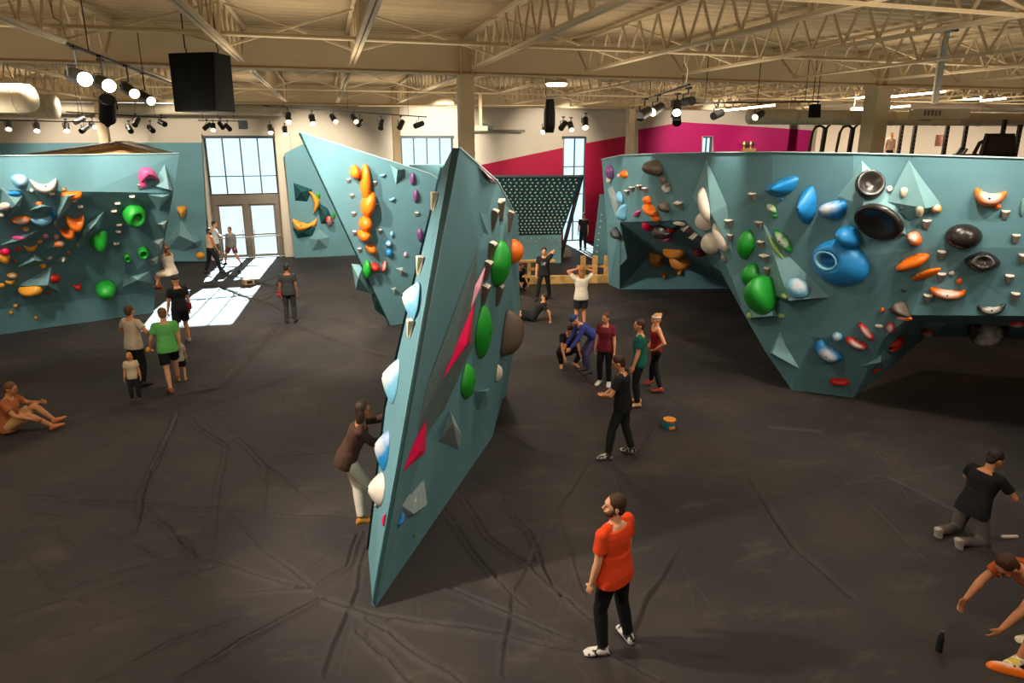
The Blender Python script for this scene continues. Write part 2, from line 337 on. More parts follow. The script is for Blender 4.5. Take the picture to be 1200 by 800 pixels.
# ------------------------------------------------------------------ climbing walls (plywood shells on the floor)
WALLS = {}
def shell(name, pts, faces, label, key, thick=.14, m=TEAL, extra=(), edge=None, flip=True):
    """front panels given as photo pixel + distance; solid behind by `thick`"""
    P = {k: (v if isinstance(v, Vector) else (gz(*v[:2]) if len(v) == 2 else at(*v))) for k, v in pts.items()}
    keys = list(P); bm = bmesh.new(); V = {k: bm.verts.new(P[k]) for k in keys}
    for f in faces:
        f = f.split() if isinstance(f, str) else f
        c = sum((P[k] for k in f), Vector())/len(f); n = Vector()
        for i in range(len(f)): a, b = P[f[i]], P[f[(i+1) % len(f)]]; n += a.cross(b)
        if n.dot(CAM-c) < 0: f = f[::-1]
        bm.faces.new([V[k] for k in f])
    for f in extra: bm.faces.new([V[k] for k in f.split()])
    bmesh.ops.triangulate(bm, faces=[f for f in bm.faces if len(f.verts) > 4])
    bm.normal_update()
    WALLS[key] = BVHTree.FromBMesh(bm)
    # thickness: offset every vertex away from the panels
    nf = [f for f in bm.faces]; off = {}
    for v in bm.verts:
        n = Vector()
        for f in v.link_faces: n += f.normal
        off[v] = v.co-n.normalized()*thick
        if v.co.z < .02: off[v].z = v.co.z
    W = {v: bm.verts.new(off[v]) for v in list(bm.verts)}
    for e in [e for e in bm.edges if len(e.link_faces) == 1]:
        l = e.link_loops[0]; a, b = l.vert, l.link_loop_next.vert
        bm.faces.new((b, a, W[a], W[b]))
    for f in nf: bm.faces.new([W[v] for v in reversed(f.verts)])
    me = bpy.data.meshes.new(name); bm.to_mesh(me); bm.free(); me.materials.append(m)
    o = bpy.data.objects.new(name, me); COL.objects.link(o); tag(o, label, 'climbing wall', None, 'thing')
    if edge:
        for nm, ks, w, mm in edge:
            pts_ = [P[k] if isinstance(k, str) else k for k in ks.split()] if isinstance(ks, str) else ks
            pts_ = [P[k] for k in ks.split()]
            mb = MB()
            for a, b in zip(pts_[:-1], pts_[1:]): mb.bar(a+Vector((0,0,.012)), b+Vector((0,0,.012)), w, .02)
            mb.build(nm, mm, o)
    return o, P
# --- big wall on the right: left column, recessed cave, long prow
RW = dict(T0=(705,187,20.6), T1=(730,182,18.9), T2=(765,180.5,17.2), T3=(828,179,14.8), T4=(905,178.5,12.9), T5=(1000,180,11.4), T6=(1075,182,10.7), T7=(1200,186,9.9), T8=(1520,200,8.6),
 M0=(711,262,20.9), L1=(727,260,18.6), B0=(713,333), B1=(726,339), L2=(802,258,16.2), L3=(847,300,14.2), N1=(857,325,13.9), N2=(872,368,13.2), N3=(897,412,12.7), N4=(928,457),
 B2=(866,338), F2=(905,300,12.75), F3=(1000,300,11.25), F4=(1100,290,10.45), F5=(1200,290,9.8), F8=(1520,300,8.5), F6=(950,395,11.9), N5=(1000,466), F7=(1037,395,11.1), R1=(1068,369,10.65), R2=(1200,370,9.85), R3=(1520,390,8.55),
 U1=(1086,394,12.9), U2=(1200,397,12.4), U3=(1520,425,11.2), C1=(760,300,21.2), C2=(835,312,19.5))
RWF = ['T0 T1 L1 M0','M0 L1 B1 B0','T1 T2 L2 L1','T2 T3 L2','T3 L3 L2','T3 T4 F2 L3','T4 T5 F3 F2','T5 T6 F4 F3','T6 T7 F5 F4','T7 T8 F8 F5','L3 N1 F2','N1 N2 F2','N2 N3 F6 F2','N3 N4 F6','N4 N5 F6','F2 F6 F3','F3 F6 F7','F6 N5 F7','F3 F7 F4','F7 R1 F4','F4 R1 R2 F5','F5 R2 R3 F8','N5 U1 F7','F7 U1 R1','R1 U1 U2 R2','R2 U2 U3 R3',
 'B1 B2 C2 C1','B1 C1 L1','L1 C1 L2','L2 C1 C2','L2 C2 L3','L3 C2 N1']
WR, RP = shell('climbing_wall', RW, RWF, 'long teal bouldering wall with black bowls, blue doughnut and dark cave, right side of gym', 'R',
  edge=[('top_edge','T0 T1 T2 T3 T4 T5 T6 T7 T8',.06,TRIM)])
# closing side of the prow (faces the cave)
sd = MB(); k = [RP['B2']+Vector((.3,.3,0)), RP['N4'], RP['N3'], RP['N2'], RP['N1'], RP['C2']+Vector((.4,.4,0))]
k = [p+Vector((.06,.12,0)) for p in k]; q = [p+Vector((.10,.10,0)) for p in k]; n = len(k)
sd.add(k+q, [tuple(range(n)), tuple(range(2*n-1,n-1,-1))]+[(i, n+i, n+(i+1) % n, (i+1) % n) for i in range(n)]); sd.build('side_panel', TEAL, WR)
# --- left wall with vertical top band, overhang and kicker
LW = dict(a0=(-120,185,13.2), a1=(0,183,14.4), a2=(110,181.5,15.7), a3=(210,180,16.9), b0=(-120,222,13.1), b1=(0,222.5,14.3), b2=(108,224.5,15.55), b3=(203,226,16.75),
 c1=(0,300,15.2), c0=(-120,300,14.0), c2=(114,292,16.75), c3=(191,292,17.45), d0=(-120,372,14.75), d1=(0,363,15.95), d2=(70,353.5,16.75), d3=(118,349,17.3), d4=(182,341,18.1), e0=(-120,407), e1=(0,392), e2=(72,381.5), e3=(120,375), e4=(180,366.5), c15=(60,296,15.95))
LWF = ['a0 a1 b1 b0','a1 a2 b2 b1','a2 a3 b3 b2','b0 b1 c1 c0','b1 b2 c15 c1','b2 c2 c15','b2 b3 c3 c2','c0 c1 d1 d0','c1 c15 d2 d1','c15 c2 d3 d2','c2 c3 d4 d3','d0 d1 e1 e0','d1 d2 e2 e1','d2 d3 e3 e2','d3 d4 e4 e3']
WL, LP = shell('climbing_wall', LW, LWF, 'overhanging teal bouldering wall crowded with small orange holds and green blobs', 'L', edge=[('top_edge','a0 a1 a2 a3',.06,TRIM)])
# --- sharp prow in the middle
PW = dict(al0=(436.5,707,6.07), al1=(530,174,7.3), ar0=(440,711), ar1=(538.5,174,7.3), C0=(577,512), C1=(583,213,9.6), C2=(588,300,9.75), D0=(590,463), D1=(604,252,11.1), D2=(606,372,11.3), M=(548,400,8.75), M2=(497,520,7.3), K=(561,290,8.75),
 B0=(431.5,648), B1=(519,196,7.75), B2=(484,338,7.5), B3=(452,478,7.4))
PWF = ['ar0 ar1 K M2','ar1 C1 C2 K','K C2 M','K M M2','M2 M C0','ar0 M2 C0','M C2 C0','C1 D1 D2 C2','C2 D2 D0 C0','al0 al1 ar1 ar0','al0 al1 B1 B2','al0 B2 B3','al0 B3 B0']
WP, PP = shell('climbing_wall', PW, PWF, 'sharp leaning teal prow standing on its point in the middle of the floor', 'P', thick=.08,
  edge=[('top_edge','ar1 C1 D1',.02,TRIM)])
mb = MB(); a0, a1 = (PP['al0']+PP['ar0'])/2, (PP['al1']+PP['ar1'])/2; dv = (CAM-a0).normalized()*.012
l0, l1, r0, r1 = PP['al0']+dv, PP['al1']+dv, PP['ar0']+dv, PP['ar1']+dv
q = [l0, l1, r1, r0]; q2 = [p-dv*.8 for p in q]; mb.add(q+q2, [(0,1,2,3),(7,6,5,4),(0,4,5,1),(1,5,6,2),(2,6,7,3),(3,7,4,0)]); e_ = mb.build('edge_strip', TEALE, WP); e_['label'] = 'dark green strip along the sharp edge'
bk = [PP['B0'], PP['B3'], PP['B2'], PP['B1'], PP['D1'], PP['D2'], PP['D0']]; bk = [p+Vector((-.02,.06,0))*(1 if i < 4 else -1) for i, p in enumerate(bk)]; q = [p+Vector((.03,.05,0)) for p in bk]; n = 7
MB().add(bk+q, [tuple(range(n)), tuple(range(2*n-1,n-1,-1))]+[(i, n+i, n+(i+1) % n, (i+1) % n) for i in range(n)]).build('back_panel', TEAL, WP)
# --- leaning wall behind the prow
_t0, _tip, _t2 = at(350,154.5,15.0), gz(456.5,381), at(530,222,16.9); _n = (_tip-_t0).cross(_t2-_t0)
def _pl(x, y): d = ray(x, y); return CAM+d*((_t0-CAM).dot(_n)/d.dot(_n))
SW = dict(t0=_t0, t1=_pl(505,204), t2=_t2, r0=_pl(560,395), tip=_tip, l1=_pl(404,269))
SWF = ['t0 t1 t2 r0 tip l1']
WS, SP = shell('climbing_wall', SW, SWF, 'pale teal leaning wall behind the prow with a winding chain of orange holds', 'S', thick=.1, edge=[('top_edge','t0 t1 t2',.03,TRIM)])
mb = MB()
pl = [SP['t0'], SP['l1'], SP['tip']]
for a, b in zip(pl[:-1], pl[1:]): mb.bar(a+RT*-.0+FW*.06, b+FW*.06, .03, .16, up=FW)
mb.build('edge_strip', TEALE, WS)
# textured volume wrapping the prow's edge
edge_late = [([(438,593,6.75),(457,555,6.9),(481,573,6.95),(485,602,6.85),(463,608,6.7)], (460,584,6.45), 'grey textured diamond volume wrapping the prow edge', GREYT)]
# volumes peeking past the left edge of the leaning wall
def edge_vol(px, ap, label, m=TEALV):
    P = [at(*p) for p in px]; A = at(*ap); c = sum(P, Vector())/len(P); back = [p+FW*.35+RT*.12 for p in P]; k = len(P); mb = MB()
    mb.add(P+[A]+back, [(i, (i+1) % k, k) for i in range(k)]+[(i, k+1+i, k+1+(i+1) % k, (i+1) % k) for i in range(k)]+[tuple(range(2*k, k, -1))]); tag(mb.build('climbing_volume', m, origin=c), label, 'climbing volume', None, 'thing')
for e_ in edge_late: edge_vol(*e_)
edge_vol([(412,309,16.2),(425,312,16.3),(434,344,16.6),(417,339,16.4)], (420,325,15.95), 'grey green box volume sticking out past the left edge of the pale wall')
edge_vol([(434,340,16.9),(443,347,16.9),(450,371,17.0),(439,362,16.9)], (440,354,16.7), 'dark teal volume low on the left edge of the pale wall', TEALD)
# --- flat boards on the back wall
def board(px, Y, label, key, th=.12, m=TEAL):
    P = [aty(x, y, Y) for x, y in px]; Q = [p+Vector((0, th, 0)) for p in P]; n = len(P)
    for p in P+Q:
        if p.z < .25: p.z = 0.0
    o = MB().add(P+Q, [tuple(range(n)), tuple(range(2*n-1,n-1,-1))]+[(i, n+i, n+(i+1) % n, (i+1) % n) for i in range(n)]).build('climbing_wall', m); tag(o, label, 'climbing wall', None, 'thing')
    bm = bmesh.new(); bm.from_mesh(o.data); WALLS[key] = BVHTree.FromBMesh(bm); bm.free(); return o
board([(-160,168),(236,167),(244,304),(-160,309)], 28.9, 'tall flat teal wall against the back, left of the glass door', 'B1')
board([(333,180),(354,169),(425,177),(425,303),(345,300)], 28.6, 'flat teal wall with yellow crescents just beside the glass door', 'B2')
board([(480,193),(560,192),(560,300),(480,300)], 27.6, 'plain teal wall top below the high four-pane window', 'B3')
# --- wooden frame roof behind the left wall
g = empty('wooden_roof_frame', at(120,182,19.5), label='pine gable frame with dark sheet edge rising behind the left climbing wall', cat='wooden frame')
A, B, C_ = at(14,183.5,18.5), at(143,166,20.5), at(199,181,19.6)
mb = MB(); mb.bar(A, B, .5, .05); mb.bar(B, C_, .5, .05); mb.build('roof_sheet', mat('dark_felt', (96,88,78), .8), g, world=True)
mb = MB(); dz = Vector((0,0,-.09))
mb.bar(A+dz, B+dz, .08, .1); mb.bar(B+dz, C_+dz, .08, .1); mb.build('rafter', WOOD, g, world=True)
mb = MB()
for t in (.35,.62,.9): p = A.lerp(B, t)+dz*1.6; mb.bar(p, Vector((p.x, p.y, 3.85)), .09)
for t in (.12,.4,.75): p = B.lerp(C_, t)+dz*1.6; mb.bar(p, Vector((p.x, p.y, 3.85)), .09)
mb.build('stud', WOOD, g, world=True)
mb = MB(); sh = Vector((0,.12,-.1)); v = [A+sh, B+sh, C_+sh]; z0 = 3.8; v += [Vector((C_.x-.6, C_.y+.12, z0)), Vector((A.x, A.y+.12, z0))]; w_ = [p+Vector((0,.03,0)) for p in v]; n = 5
mb.add(v+w_, [tuple(range(n)), tuple(range(2*n-1,n-1,-1))]+[(i, n+i, n+(i+1) % n, (i+1) % n) for i in range(n)]).build('sheathing', mat('osb_board', (206,160,96), .7, rgb2=(184,130,70), scale=9), g, world=True)
# ------------------------------------------------------------------ holds and volumes bolted to the walls
EXTRA = {}
def hit(key, x, y):
    d = ray(x, y).normalized(); best = None
    for b in [WALLS[key]]+EXTRA.get(key, []):
        r = b.ray_cast(CAM, d)
        if r[0] is not None and (best is None or r[3] < best[2]): best = (r[0], r[1], r[3])
    if best is None:
        r = WALLS[key].find_nearest(CAM+d*((WALLS[key].ray_cast(CAM, d)[3] or 15) if WALLS[key].ray_cast(CAM, d)[0] else 12)); best = (r[0], r[1], 0)
        print('MISS', key, x, y)
    n = best[1].normalized()
    if n.dot(CAM-best[0]) < 0: n = -n
    return best[0], n
def frame(key, x, y, rot=0.):
    p, n = hit(key, x, y); v = Vector((0,0,1))-n*n.z
    v = v.normalized() if v.length > .05 else UP.copy(); u = v.cross(n); a = math.radians(rot)
    u2 = u*math.cos(a)+v*math.sin(a); v2 = n.cross(u2); return p, u2, v2, n
def ppm(p, d):
    a, _ = proj(p-d*.05); b, z = proj(p+d*.05); return max((b-a).length/.1, .38*F/z)
OUT = dict(
 blob=[(math.cos(t), math.sin(t)) for t in np.linspace(0, 2*math.pi, 24, endpoint=False)],
 drop=[(0,1),(.35,.72),(.62,.3),(.9,-.25),(.95,-.65),(.6,-.95),(0,-1),(-.6,-.95),(-.95,-.65),(-.9,-.25),(-.62,.3),(-.35,.72)],
 pod=[(-1,0),(-.75,.55),(-.3,.9),(.2,1),(.7,.75),(1,.1),(.8,-.6),(.3,-.95),(-.3,-.8),(-.75,-.5)],
 bar=[(-1,.2),(-.9,.8),(-.6,1),(0,.85),(.6,1),(.9,.8),(1,.2),(1,-.4),(.85,-.9),(.5,-1),(0,-1),(-.5,-1),(-.85,-.9),(-1,-.4)],
 fin=[(-1,-.45),(-.55,.1),(.1,.65),(.75,1),(1,.75),(.85,.1),(.6,-.6),(.2,-.85),(-.4,-1),(-.9,-.8)],
 leaf=[(-1,.0),(-.6,.55),(0,.95),(.5,.7),(1,.0),(.55,-.6),(0,-1),(-.55,-.7)],
 petal=[(0,1),(.5,.8),(.85,.35),(1,-.2),(.85,-.75),(.35,-1),(-.3,-.95),(-.8,-.6),(-1,-.1),(-.75,.5),(-.4,.85)],
 half=[(-1,.35),(-.8,.85),(-.3,1),(.3,1),(.8,.85),(1,.35),(.8,-.4),(.35,-.95),(-.1,-1),(-.6,-.7)],
 wing=[(0,1),(.6,.55),(1,-.3),(.7,-.9),(.1,-1),(-.5,-.75),(-.9,-.1),(-1,.5),(-.5,.85)],
 cres=[(-1,.3),(-.92,.75),(-.6,.95),(0,1),(.6,.95),(.92,.75),(1,.3),(1,-.3),(.92,-.75),(.6,-.95),(0,-1),(-.6,-.95),(-.92,-.75),(-1,-.3)],
 shard=[(-1,-.6),(-.2,.2),(.55,1),(1,.85),(.6,.0),(.25,-1),(-.5,-.9)],
 tri=[(0,1),(.5,.1),(1,-.85),(.4,-1),(-.4,-1),(-1,-.85),(-.5,.1)])
def resample(pl, n=28):
    pl = [Vector((a, b)) for a, b in pl]; L = [(pl[(i+1) % len(pl)]-pl[i]).length for i in range(len(pl))]; T = sum(L); out = []; i = 0; acc = 0
    for k in range(n):
        s = T*k/n
        while acc+L[i] < s-1e-9: acc += L[i]; i += 1
        out.append(pl[i].lerp(pl[(i+1) % len(pl)], (s-acc)/L[i]))
    for _ in range(2): out = [(out[k-1]+out[k]*2+out[(k+1) % n])/4 for k in range(n)]
    return out
RS = [1, .99, .955, .89, .79, .66, .52, .37, .22, .09]
def hold_mesh(W, H, D, shape='blob', peak=(0,0), p=2.4, q=.55, bend=0., cav=None, rim=None, n=28, twist=0.):
    o = resample(OUT[shape], n); pk = Vector(peak); mb = MB(); rings = []
    for r in RS:
        z = (1-r**p)**q if r < 1 else 0; ring = []
        for a in o:
            b = pk+(a-pk)*r; zz = z
            if cav:
                d = ((b.x-cav[0])**2+(b.y-cav[1])**2)**.5/cav[2]
                if d < 1: zz = z-cav[3]*(1-d*d)**1.2*z
            x, y = b.x*W/2, b.y*H/2; y += bend*H*(b.x*b.x-.35)
            ring.append((x, y, max(zz*D, .0)))
        rings.append(ring)
    return mb.loft(rings)
HM = {}
def chalkify(m):                          # chalk rubbed into the middle and top of a hold
    m['ck'] = 1; nt = m.node_tree; N = nt.nodes; L = nt.links; b = N['Principled BSDF']; base = b.inputs['Base Color'].links[0].from_socket
    tc = N.new('ShaderNodeTexCoord'); mp = N.new('ShaderNodeMapping'); mp.inputs['Location'].default_value = (-.5*2.6, -.62*2.3, 0); mp.inputs['Scale'].default_value = (2.6, 2.3, 0)
    ln = N.new('ShaderNodeVectorMath'); ln.operation = 'LENGTH'; nz = N.new('ShaderNodeTexNoise'); nz.inputs['Scale'].default_value = 9; nz.inputs['Detail'].default_value = 6
    ad = N.new('ShaderNodeMath'); ad.operation = 'ADD'; r = N.new('ShaderNodeMapRange'); r.inputs['From Min'].default_value = 1.5; r.inputs['From Max'].default_value = .85; r.inputs['To Max'].default_value = .75
    mx = N.new('ShaderNodeMix'); mx.data_type = 'RGBA'; mx.inputs['B'].default_value = lin((226,220,210))
    L.new(tc.outputs['Generated'], mp.inputs['Vector']); L.new(mp.outputs[0], ln.inputs[0]); L.new(tc.outputs['Object'], nz.inputs['Vector']); L.new(ln.outputs['Value'], ad.inputs[0]); L.new(nz.outputs['Fac'], ad.inputs[1])
    L.new(ad.outputs[0], r.inputs['Value']); L.new(r.outputs[0], mx.inputs['Factor']); L.new(base, mx.inputs['A']); L.new(mx.outputs['Result'], b.inputs['Base Color'])
def hm(c, chalk=False):
    RGB = dict(orange=(244,118,22), yellow=(238,164,52), green=(34,158,48), dgreen=(24,110,40), lgreen=(150,190,110), blue=(32,132,196), lblue=(122,190,222), pink=(222,84,140), lpink=(236,170,186), hot=(238,16,84), purple=(112,64,118), white=(222,210,194),
      black=(38,34,31), brown=(96,82,70), red=(206,44,30), grey=(168,160,148), peg=(128,118,108), dark=(52,58,56), ochre=(204,128,40), maroon=(120,36,56), beige=(206,190,160), teal=(120,162,160))
    k = c+('_chalked' if chalk else '')
    if k not in HM: HM[k] = mat('hold_'+k, RGB[c], .42 if c not in ('black',) else .2, .45, noise=.08, scale=5, bump=.15, bscale=70)
    if chalk and not HM[k].get('ck'): chalkify(HM[k])
    return HM[k]
CH = 'climbing hold'
def setframe(o, p, u, v, n, lift=.004):
    m = Matrix((u, v, n)).transposed(); o.location = p+n*lift; o.rotation_euler = m.to_euler()
def hold(key, x, y, w, h, shape, c, label, rot=0., d=None, D=None, W=None, group=None, chalk=False, bolt=None, lift=.004, smooth=True, **k):
    p, u, v, n = frame(key, x, y, rot); W, H = W or w/ppm(p, u), h/ppm(p, v); D = D or (d if d else .5)*min(W, H)
    W = min(W, 3.0); H = min(H, 3.0)
    o = hold_mesh(W, H, D, shape, **k).build('climbing_hold', hm(c, chalk), smooth=smooth); setframe(o, p, u, v, n, lift); tag(o, label, CH, group)
    if bolt is None: bolt = w*h > 260
    if bolt:
        pk = k.get('peak', (0,0)); z = D*.96 if not k.get('cav') else D*.6; q = Vector((pk[0]*W/2, pk[1]*H/2, z)); r = min(.022, .08*min(W, H))
        MB().tube([q+Vector((0,0,-.01)), q+Vector((0,0,.006))], r, 10).build('bolt', BLACK, o)
    return o
def peg(key, x, y, w, label, group=None, rot=0., h=None, c='peg', W=None):
    p, u, v, n = frame(key, x, y, rot); W = W or w/ppm(p, u); H = (h or w*1.15)/ppm(p, v); W *= .82; H *= .85; D = W*.5
    a = [(-W/2,H/2,0),(W/2,H/2,0),(W*.28,-H/2,0),(-W*.28,-H/2,0)]; b = [(-W*.46,H*.42,D),(-W*.1,H*.30,D*.8),(W*.1,H*.30,D*.8),(W*.46,H*.42,D),(W*.2,-H*.42,D*.35),(-W*.2,-H*.42,D*.35)]
    mb = MB().add(a+b, [(3,2,1,0),(4,5,9),(5,6,8,9),(6,7,8),(0,1,7,6,5,4),(1,2,8,7),(2,3,9,8),(3,0,4,9)])
    o = mb.build('peg_hold', hm(c)); setframe(o, p, u, v, n); tag(o, label, CH, group)
    t = [Vector(q)+Vector((0,.004,0)) for q in (a[0], a[1], b[3], b[2], b[1], b[0])]; t2 = [q+Vector((0,.008,0)) for q in t]
    MB().add(t+t2, [tuple(range(6)), tuple(range(11,5,-1))]+[(i, 6+i, 6+(i+1) % 6, (i+1) % 6) for i in range(6)]).build('chalked_top', hm('white'), o)
    return o
def volume(key, base, apex, ht, label, m=None, cat='climbing volume', group=None, name='climbing_volume'):
    pts = [hit(key, *b) for b in base]; n = sum((q[1] for q in pts), Vector()).normalized(); B = [q[0]+n*.006 for q in pts]; c = sum(B, Vector())/len(B)
    ap = apex if isinstance(apex[0], (tuple, list)) else [apex]; A = []
    for a in ap:
        q = hit(key, a[0], a[1])[0]; d = ray(a[0], a[1]).normalized(); A.append(q-d*(ht/max(.35, abs(d.dot(n)))))
    lo = [b-n*.0 for b in B]; k = len(B); mb = MB()
    if len(A) == 1: mb.add(B+A, [tuple(range(k-1,-1,-1))]+[(i, (i+1) % k, k) for i in range(k)])
    else:
        a, b = A; fs = [tuple(range(k-1,-1,-1))]; near = [0 if (q-a).length < (q-b).length else 1 for q in B]
        for i in range(k):
            j = (i+1) % k
            fs.append((i, j, k+near[i]) if near[i] == near[j] else (i, j, k+near[j], k+near[i]))
        mb.add(B+A, fs)
    o = mb.build(name, m or TEALV, origin=c); tag(o, label, cat, group)
    bm = bmesh.new(); bm.from_mesh(o.data); bm.transform(Matrix.Translation(c)); EXTRA.setdefault(key, []).append(BVHTree.FromBMesh(bm)); bm.free(); return o
# ======== left wall
V = volume
V('L', [(88,286),(100,264),(122,247),(119,280),(105,288)], (112,262), .35, 'grey teal shard volume beside the green fin hold')
V('L', [(35,246),(47,237),(60,242),(52,250)], (49,242), .22, 'small teal pyramid volume carrying one orange hold')
V('L', [(20,313),(40,296),(54,306),(48,309)], (40,305), .25, 'low teal wedge volume below the orange crescent hold')
V('L', [(62,309),(74,298),(82,304),(72,312)], (73,305), .2, 'square teal pyramid volume with a pale hold')
V('L', [(20,335),(60,312),(70,342),(40,346)], (56,334), .28, 'large teal wedge volume under the long yellow hold')
V('L', [(0,287),(22,276),(48,268),(28,284)], (24,281), .18, 'long thin teal sliver volume behind the pink hold')
V('L', [(52,291),(66,280),(78,285),(68,296)], (67,289), .16, 'teal pyramid volume under the chalky orange hold')
V('L', [(0,218),(27,228),(24,242),(10,255),(0,254)], (18,240), .32, 'big teal faceted volume under the blue holds')
V('L', [(72,228),(96,226),(72,252),(64,262)], (80,230), .25, 'teal wedge volume under the short orange bar')
V('L', [(178,217),(193,192),(203,224)], (198,222), .3, 'tall pale teal pyramid volume in the upper corner of the band')
V('L', [(173,228),(200,227),(186,246)], (190,231), .3, 'dark teal pyramid volume hanging just under the band')
V('L', [(184,262),(196,258),(192,270)], (191,263), .2, 'small white topped pyramid on the wall edge above two others', GREYT)
V('L', [(177,282),(192,279),(189,293),(183,290)], (186,286), .2, 'grey pyramid volume between two small pyramids on the edge', GREYT)
V('L', [(172,304),(186,300),(184,309),(178,310)], (181,305), .18, 'small grey pyramid volume lowest on the wall edge', GREYT)
V('L', [(143,317),(152,324),(175,318),(182,332),(168,334),(160,330),(144,336)], (161,328), .22, 'star shaped dark teal volume with folded points')
H = hold
H('L',23,212,21,17,'half','lblue','pale blue boxy hold at the top left of the band',d=.6,chalk=True)
H('L',17,227,18,8,'pod','blue','flat blue hold directly under the pale blue boxy one')
H('L',52,218,32,12,'cres','white','white banana hold on the lit band',bend=.9,d=.8)
H('L',37,223,5,5,'blob','white','tiny white dot hold left of the white banana')
H('L',84,227,25,7,'bar','orange','flat orange bar hold on the band edge',d=.9)
H('L',75,222,5,5,'blob','ochre','small ochre knob at the end of the orange bar',lift=.01)
H('L',46,238,9,5,'blob','orange','orange pebble hold on the small teal pyramid',lift=.01)
H('L',5,242,15,12,'pod','white','chunky white hold on the faceted volume',rot=15)
H('L',2,252,6,5,'blob','white','little white knob below the chunky white hold')
H('L',24,257,25,9,'pod','orange','long orange lozenge hold below the faceted volume',chalk=True)
H('L',49,258,26,8,'cres','lblue','blue curved hold bending up toward a hook end',rot=10,bend=.5)
H('L',62,251,6,12,'pod','blue','upright blue end piece of the curved hold',lift=.02)
H('L',87,259,21,11,'cres','orange','orange jug hold with scooped top, upper of two jugs',bend=.6,d=.8)
H('L',79,271,18,8,'cres','orange','orange jug hold lower of the two jugs',bend=.6,d=.8,rot=12)
H('L',69,286,12,9,'blob','orange','chalky orange pebble on a teal pyramid volume',chalk=True,lift=.01)
H('L',30,268,9,5,'blob','orange','small pale orange pinch under the long orange lozenge',chalk=True)
H('L',53,276,8,5,'pod','lpink','faded pink pinch hold left of a similar one')
H('L',66,277,7,5,'blob','lpink','faded pink round pinch hold beside the lower orange jug')
H('L',64,262,6,9,'pod','grey','thin grey edge hold under the blue hook')
H('L',21,279,13,6,'blob','pink','pink hold on the long sliver volume')
H('L',6,294,14,7,'pod','hot','crimson pink sloper at the frame edge')
H('L',5,302,14,10,'cres','yellow','amber jug below the crimson sloper',bend=.4)
H('L',21,291,7,5,'blob','red','small red crimp beside the crimson sloper')
H('L',36,290,16,5,'cres','yellow','thin amber crescent hold',bend=.8)
H('L',46,283,9,4,'pod','yellow','slanted amber crimp above the thin crescent',rot=25)
H('L',58,302,8,4,'pod','beige','slanted beige crimp right of the low wedge volume',rot=25,chalk=True)
H('L',50,311,9,5,'blob','yellow','amber knob at the tip of the low wedge volume')
H('L',74,304,7,4,'pod','beige','pale crimp on the square teal pyramid',rot=30,lift=.01)
H('L',80,295,5,4,'blob','orange','tiny orange foothold right of the chalky pebble')
H('L',91,287,5,4,'blob','grey','tiny grey foothold left of the green fin')
H('L',17,305,5,3,'blob','red','tiny red foothold right of the amber jug')
H('L',14,322,14,7,'pod','yellow','amber jug, upper of a stacked pair',rot=-18,chalk=True)
H('L',12,330,12,4,'cres','yellow','thin amber crimp, lower of a stacked pair',bend=.5)
H('L',36,338,28,9,'bar','yellow','long amber log hold on the large wedge volume',d=.8,lift=.01)
H('L',63,326,10,12,'wing','red','red orange blob hold above the long amber log')
H('L',91,335,10,6,'cres','red','small red hooked hold low on the dark panel',bend=.9,rot=20)
H('L',57,343,5,3,'blob','red','tiny red foothold at the corner of the wedge volume')
H('L',2,334,8,5,'blob','yellow','amber knob at the frame edge beside the long log')
H('L',18,358,6,4,'blob','yellow','yellow foothold on the kicker, topmost of three')
H('L',13,366,5,4,'blob','yellow','yellow foothold on the kicker, leftmost of three')
H('L',42,372,5,4,'blob','yellow','yellow foothold on the kicker, rightmost of three')
H('L',157,249,29,21,'blob','green','big green hold with a scooped dish',d=.75,cav=(.25,.2,.55,.55),p=3)
H('L',115,278,22,24,'wing','green','glossy green fin hold on the grey teal shard',d=.8,peak=(-.3,-.2),p=1.6,q=.7,lift=.02)
H('L',124,336,26,17,'blob','green','green dome hold low on the panel',d=.9,peak=(0,.2))
H('L',168,294,14,11,'blob','green','green ring hold, larger of two cups',d=.9,cav=(.0,.1,.7,.8),p=4)
H('L',149,301,9,8,'blob','green','green ring hold, smaller of two cups',d=.9,cav=(.1,.1,.7,.8),p=4)
H('L',172,205,22,15,'cres','pink','large pink horned hold in the upper band',d=1.0,bend=-.5,rot=10)
H('L',166,211,9,20,'drop','pink','pink drooping horn beneath the large pink hold',rot=10,lift=.02)
for x, y, t in ((155,232,'above the big green scooped hold'),(138,240,'upper left of the big green scooped hold'),(134,249,'left of the big green scooped hold'),(140,265,'topmost of three under the big green hold'),(139,273,'middle of three under the big green hold'),(137,287,'lowest of three under the big green hold'),(164,219,'under the pink horn'),(61,229,'at the band edge near the white banana'),(87,237,'under the short orange bar'),(94,244,'right of the wedge volume')):
    peg('L', x, y, 8, 'small grey peg hold '+t, 'grey pegs on the left wall', h=7)
# ======== back boards beside the glass door
def board_arc(key, base, ht, label): return V(key, base, ((base[0][0]+base[2][0])/2, (base[0][1]+base[2][1])/2), ht, label)
V('B1', [(194,285),(212,257),(236,281),(232,290),(215,294),(197,291)], [(210,276),(228,284)], .6, 'wide curved teal volume behind the climber at the wall edge')
H('B1',214,249,13,16,'tri','yellow','amber fist hold above the curved teal volume',d=.9,rot=180)
H('B1',235,299,11,9,'blob','yellow','amber round hold low beside the standing men')
V('B2', [(344,214),(366,222),(360,236),(346,235)], (353,225), .35, 'dark teal wedge volume upper left on the crescent wall', TEALD)
V('B2', [(343,268),(370,267),(366,276),(349,279)], (354,272), .35, 'dark teal wedge volume under the round amber half moon', TEALD)
V('B2', [(362,280),(374,268),(386,278),(384,290),(366,294)], (373,280), .4, 'low square teal pyramid volume on the crescent wall')
V('B2', [(371,236),(384,244),(392,262),(376,262)], (382,254), .3, 'teal wedge volume right of the amber crescent', TEALD)
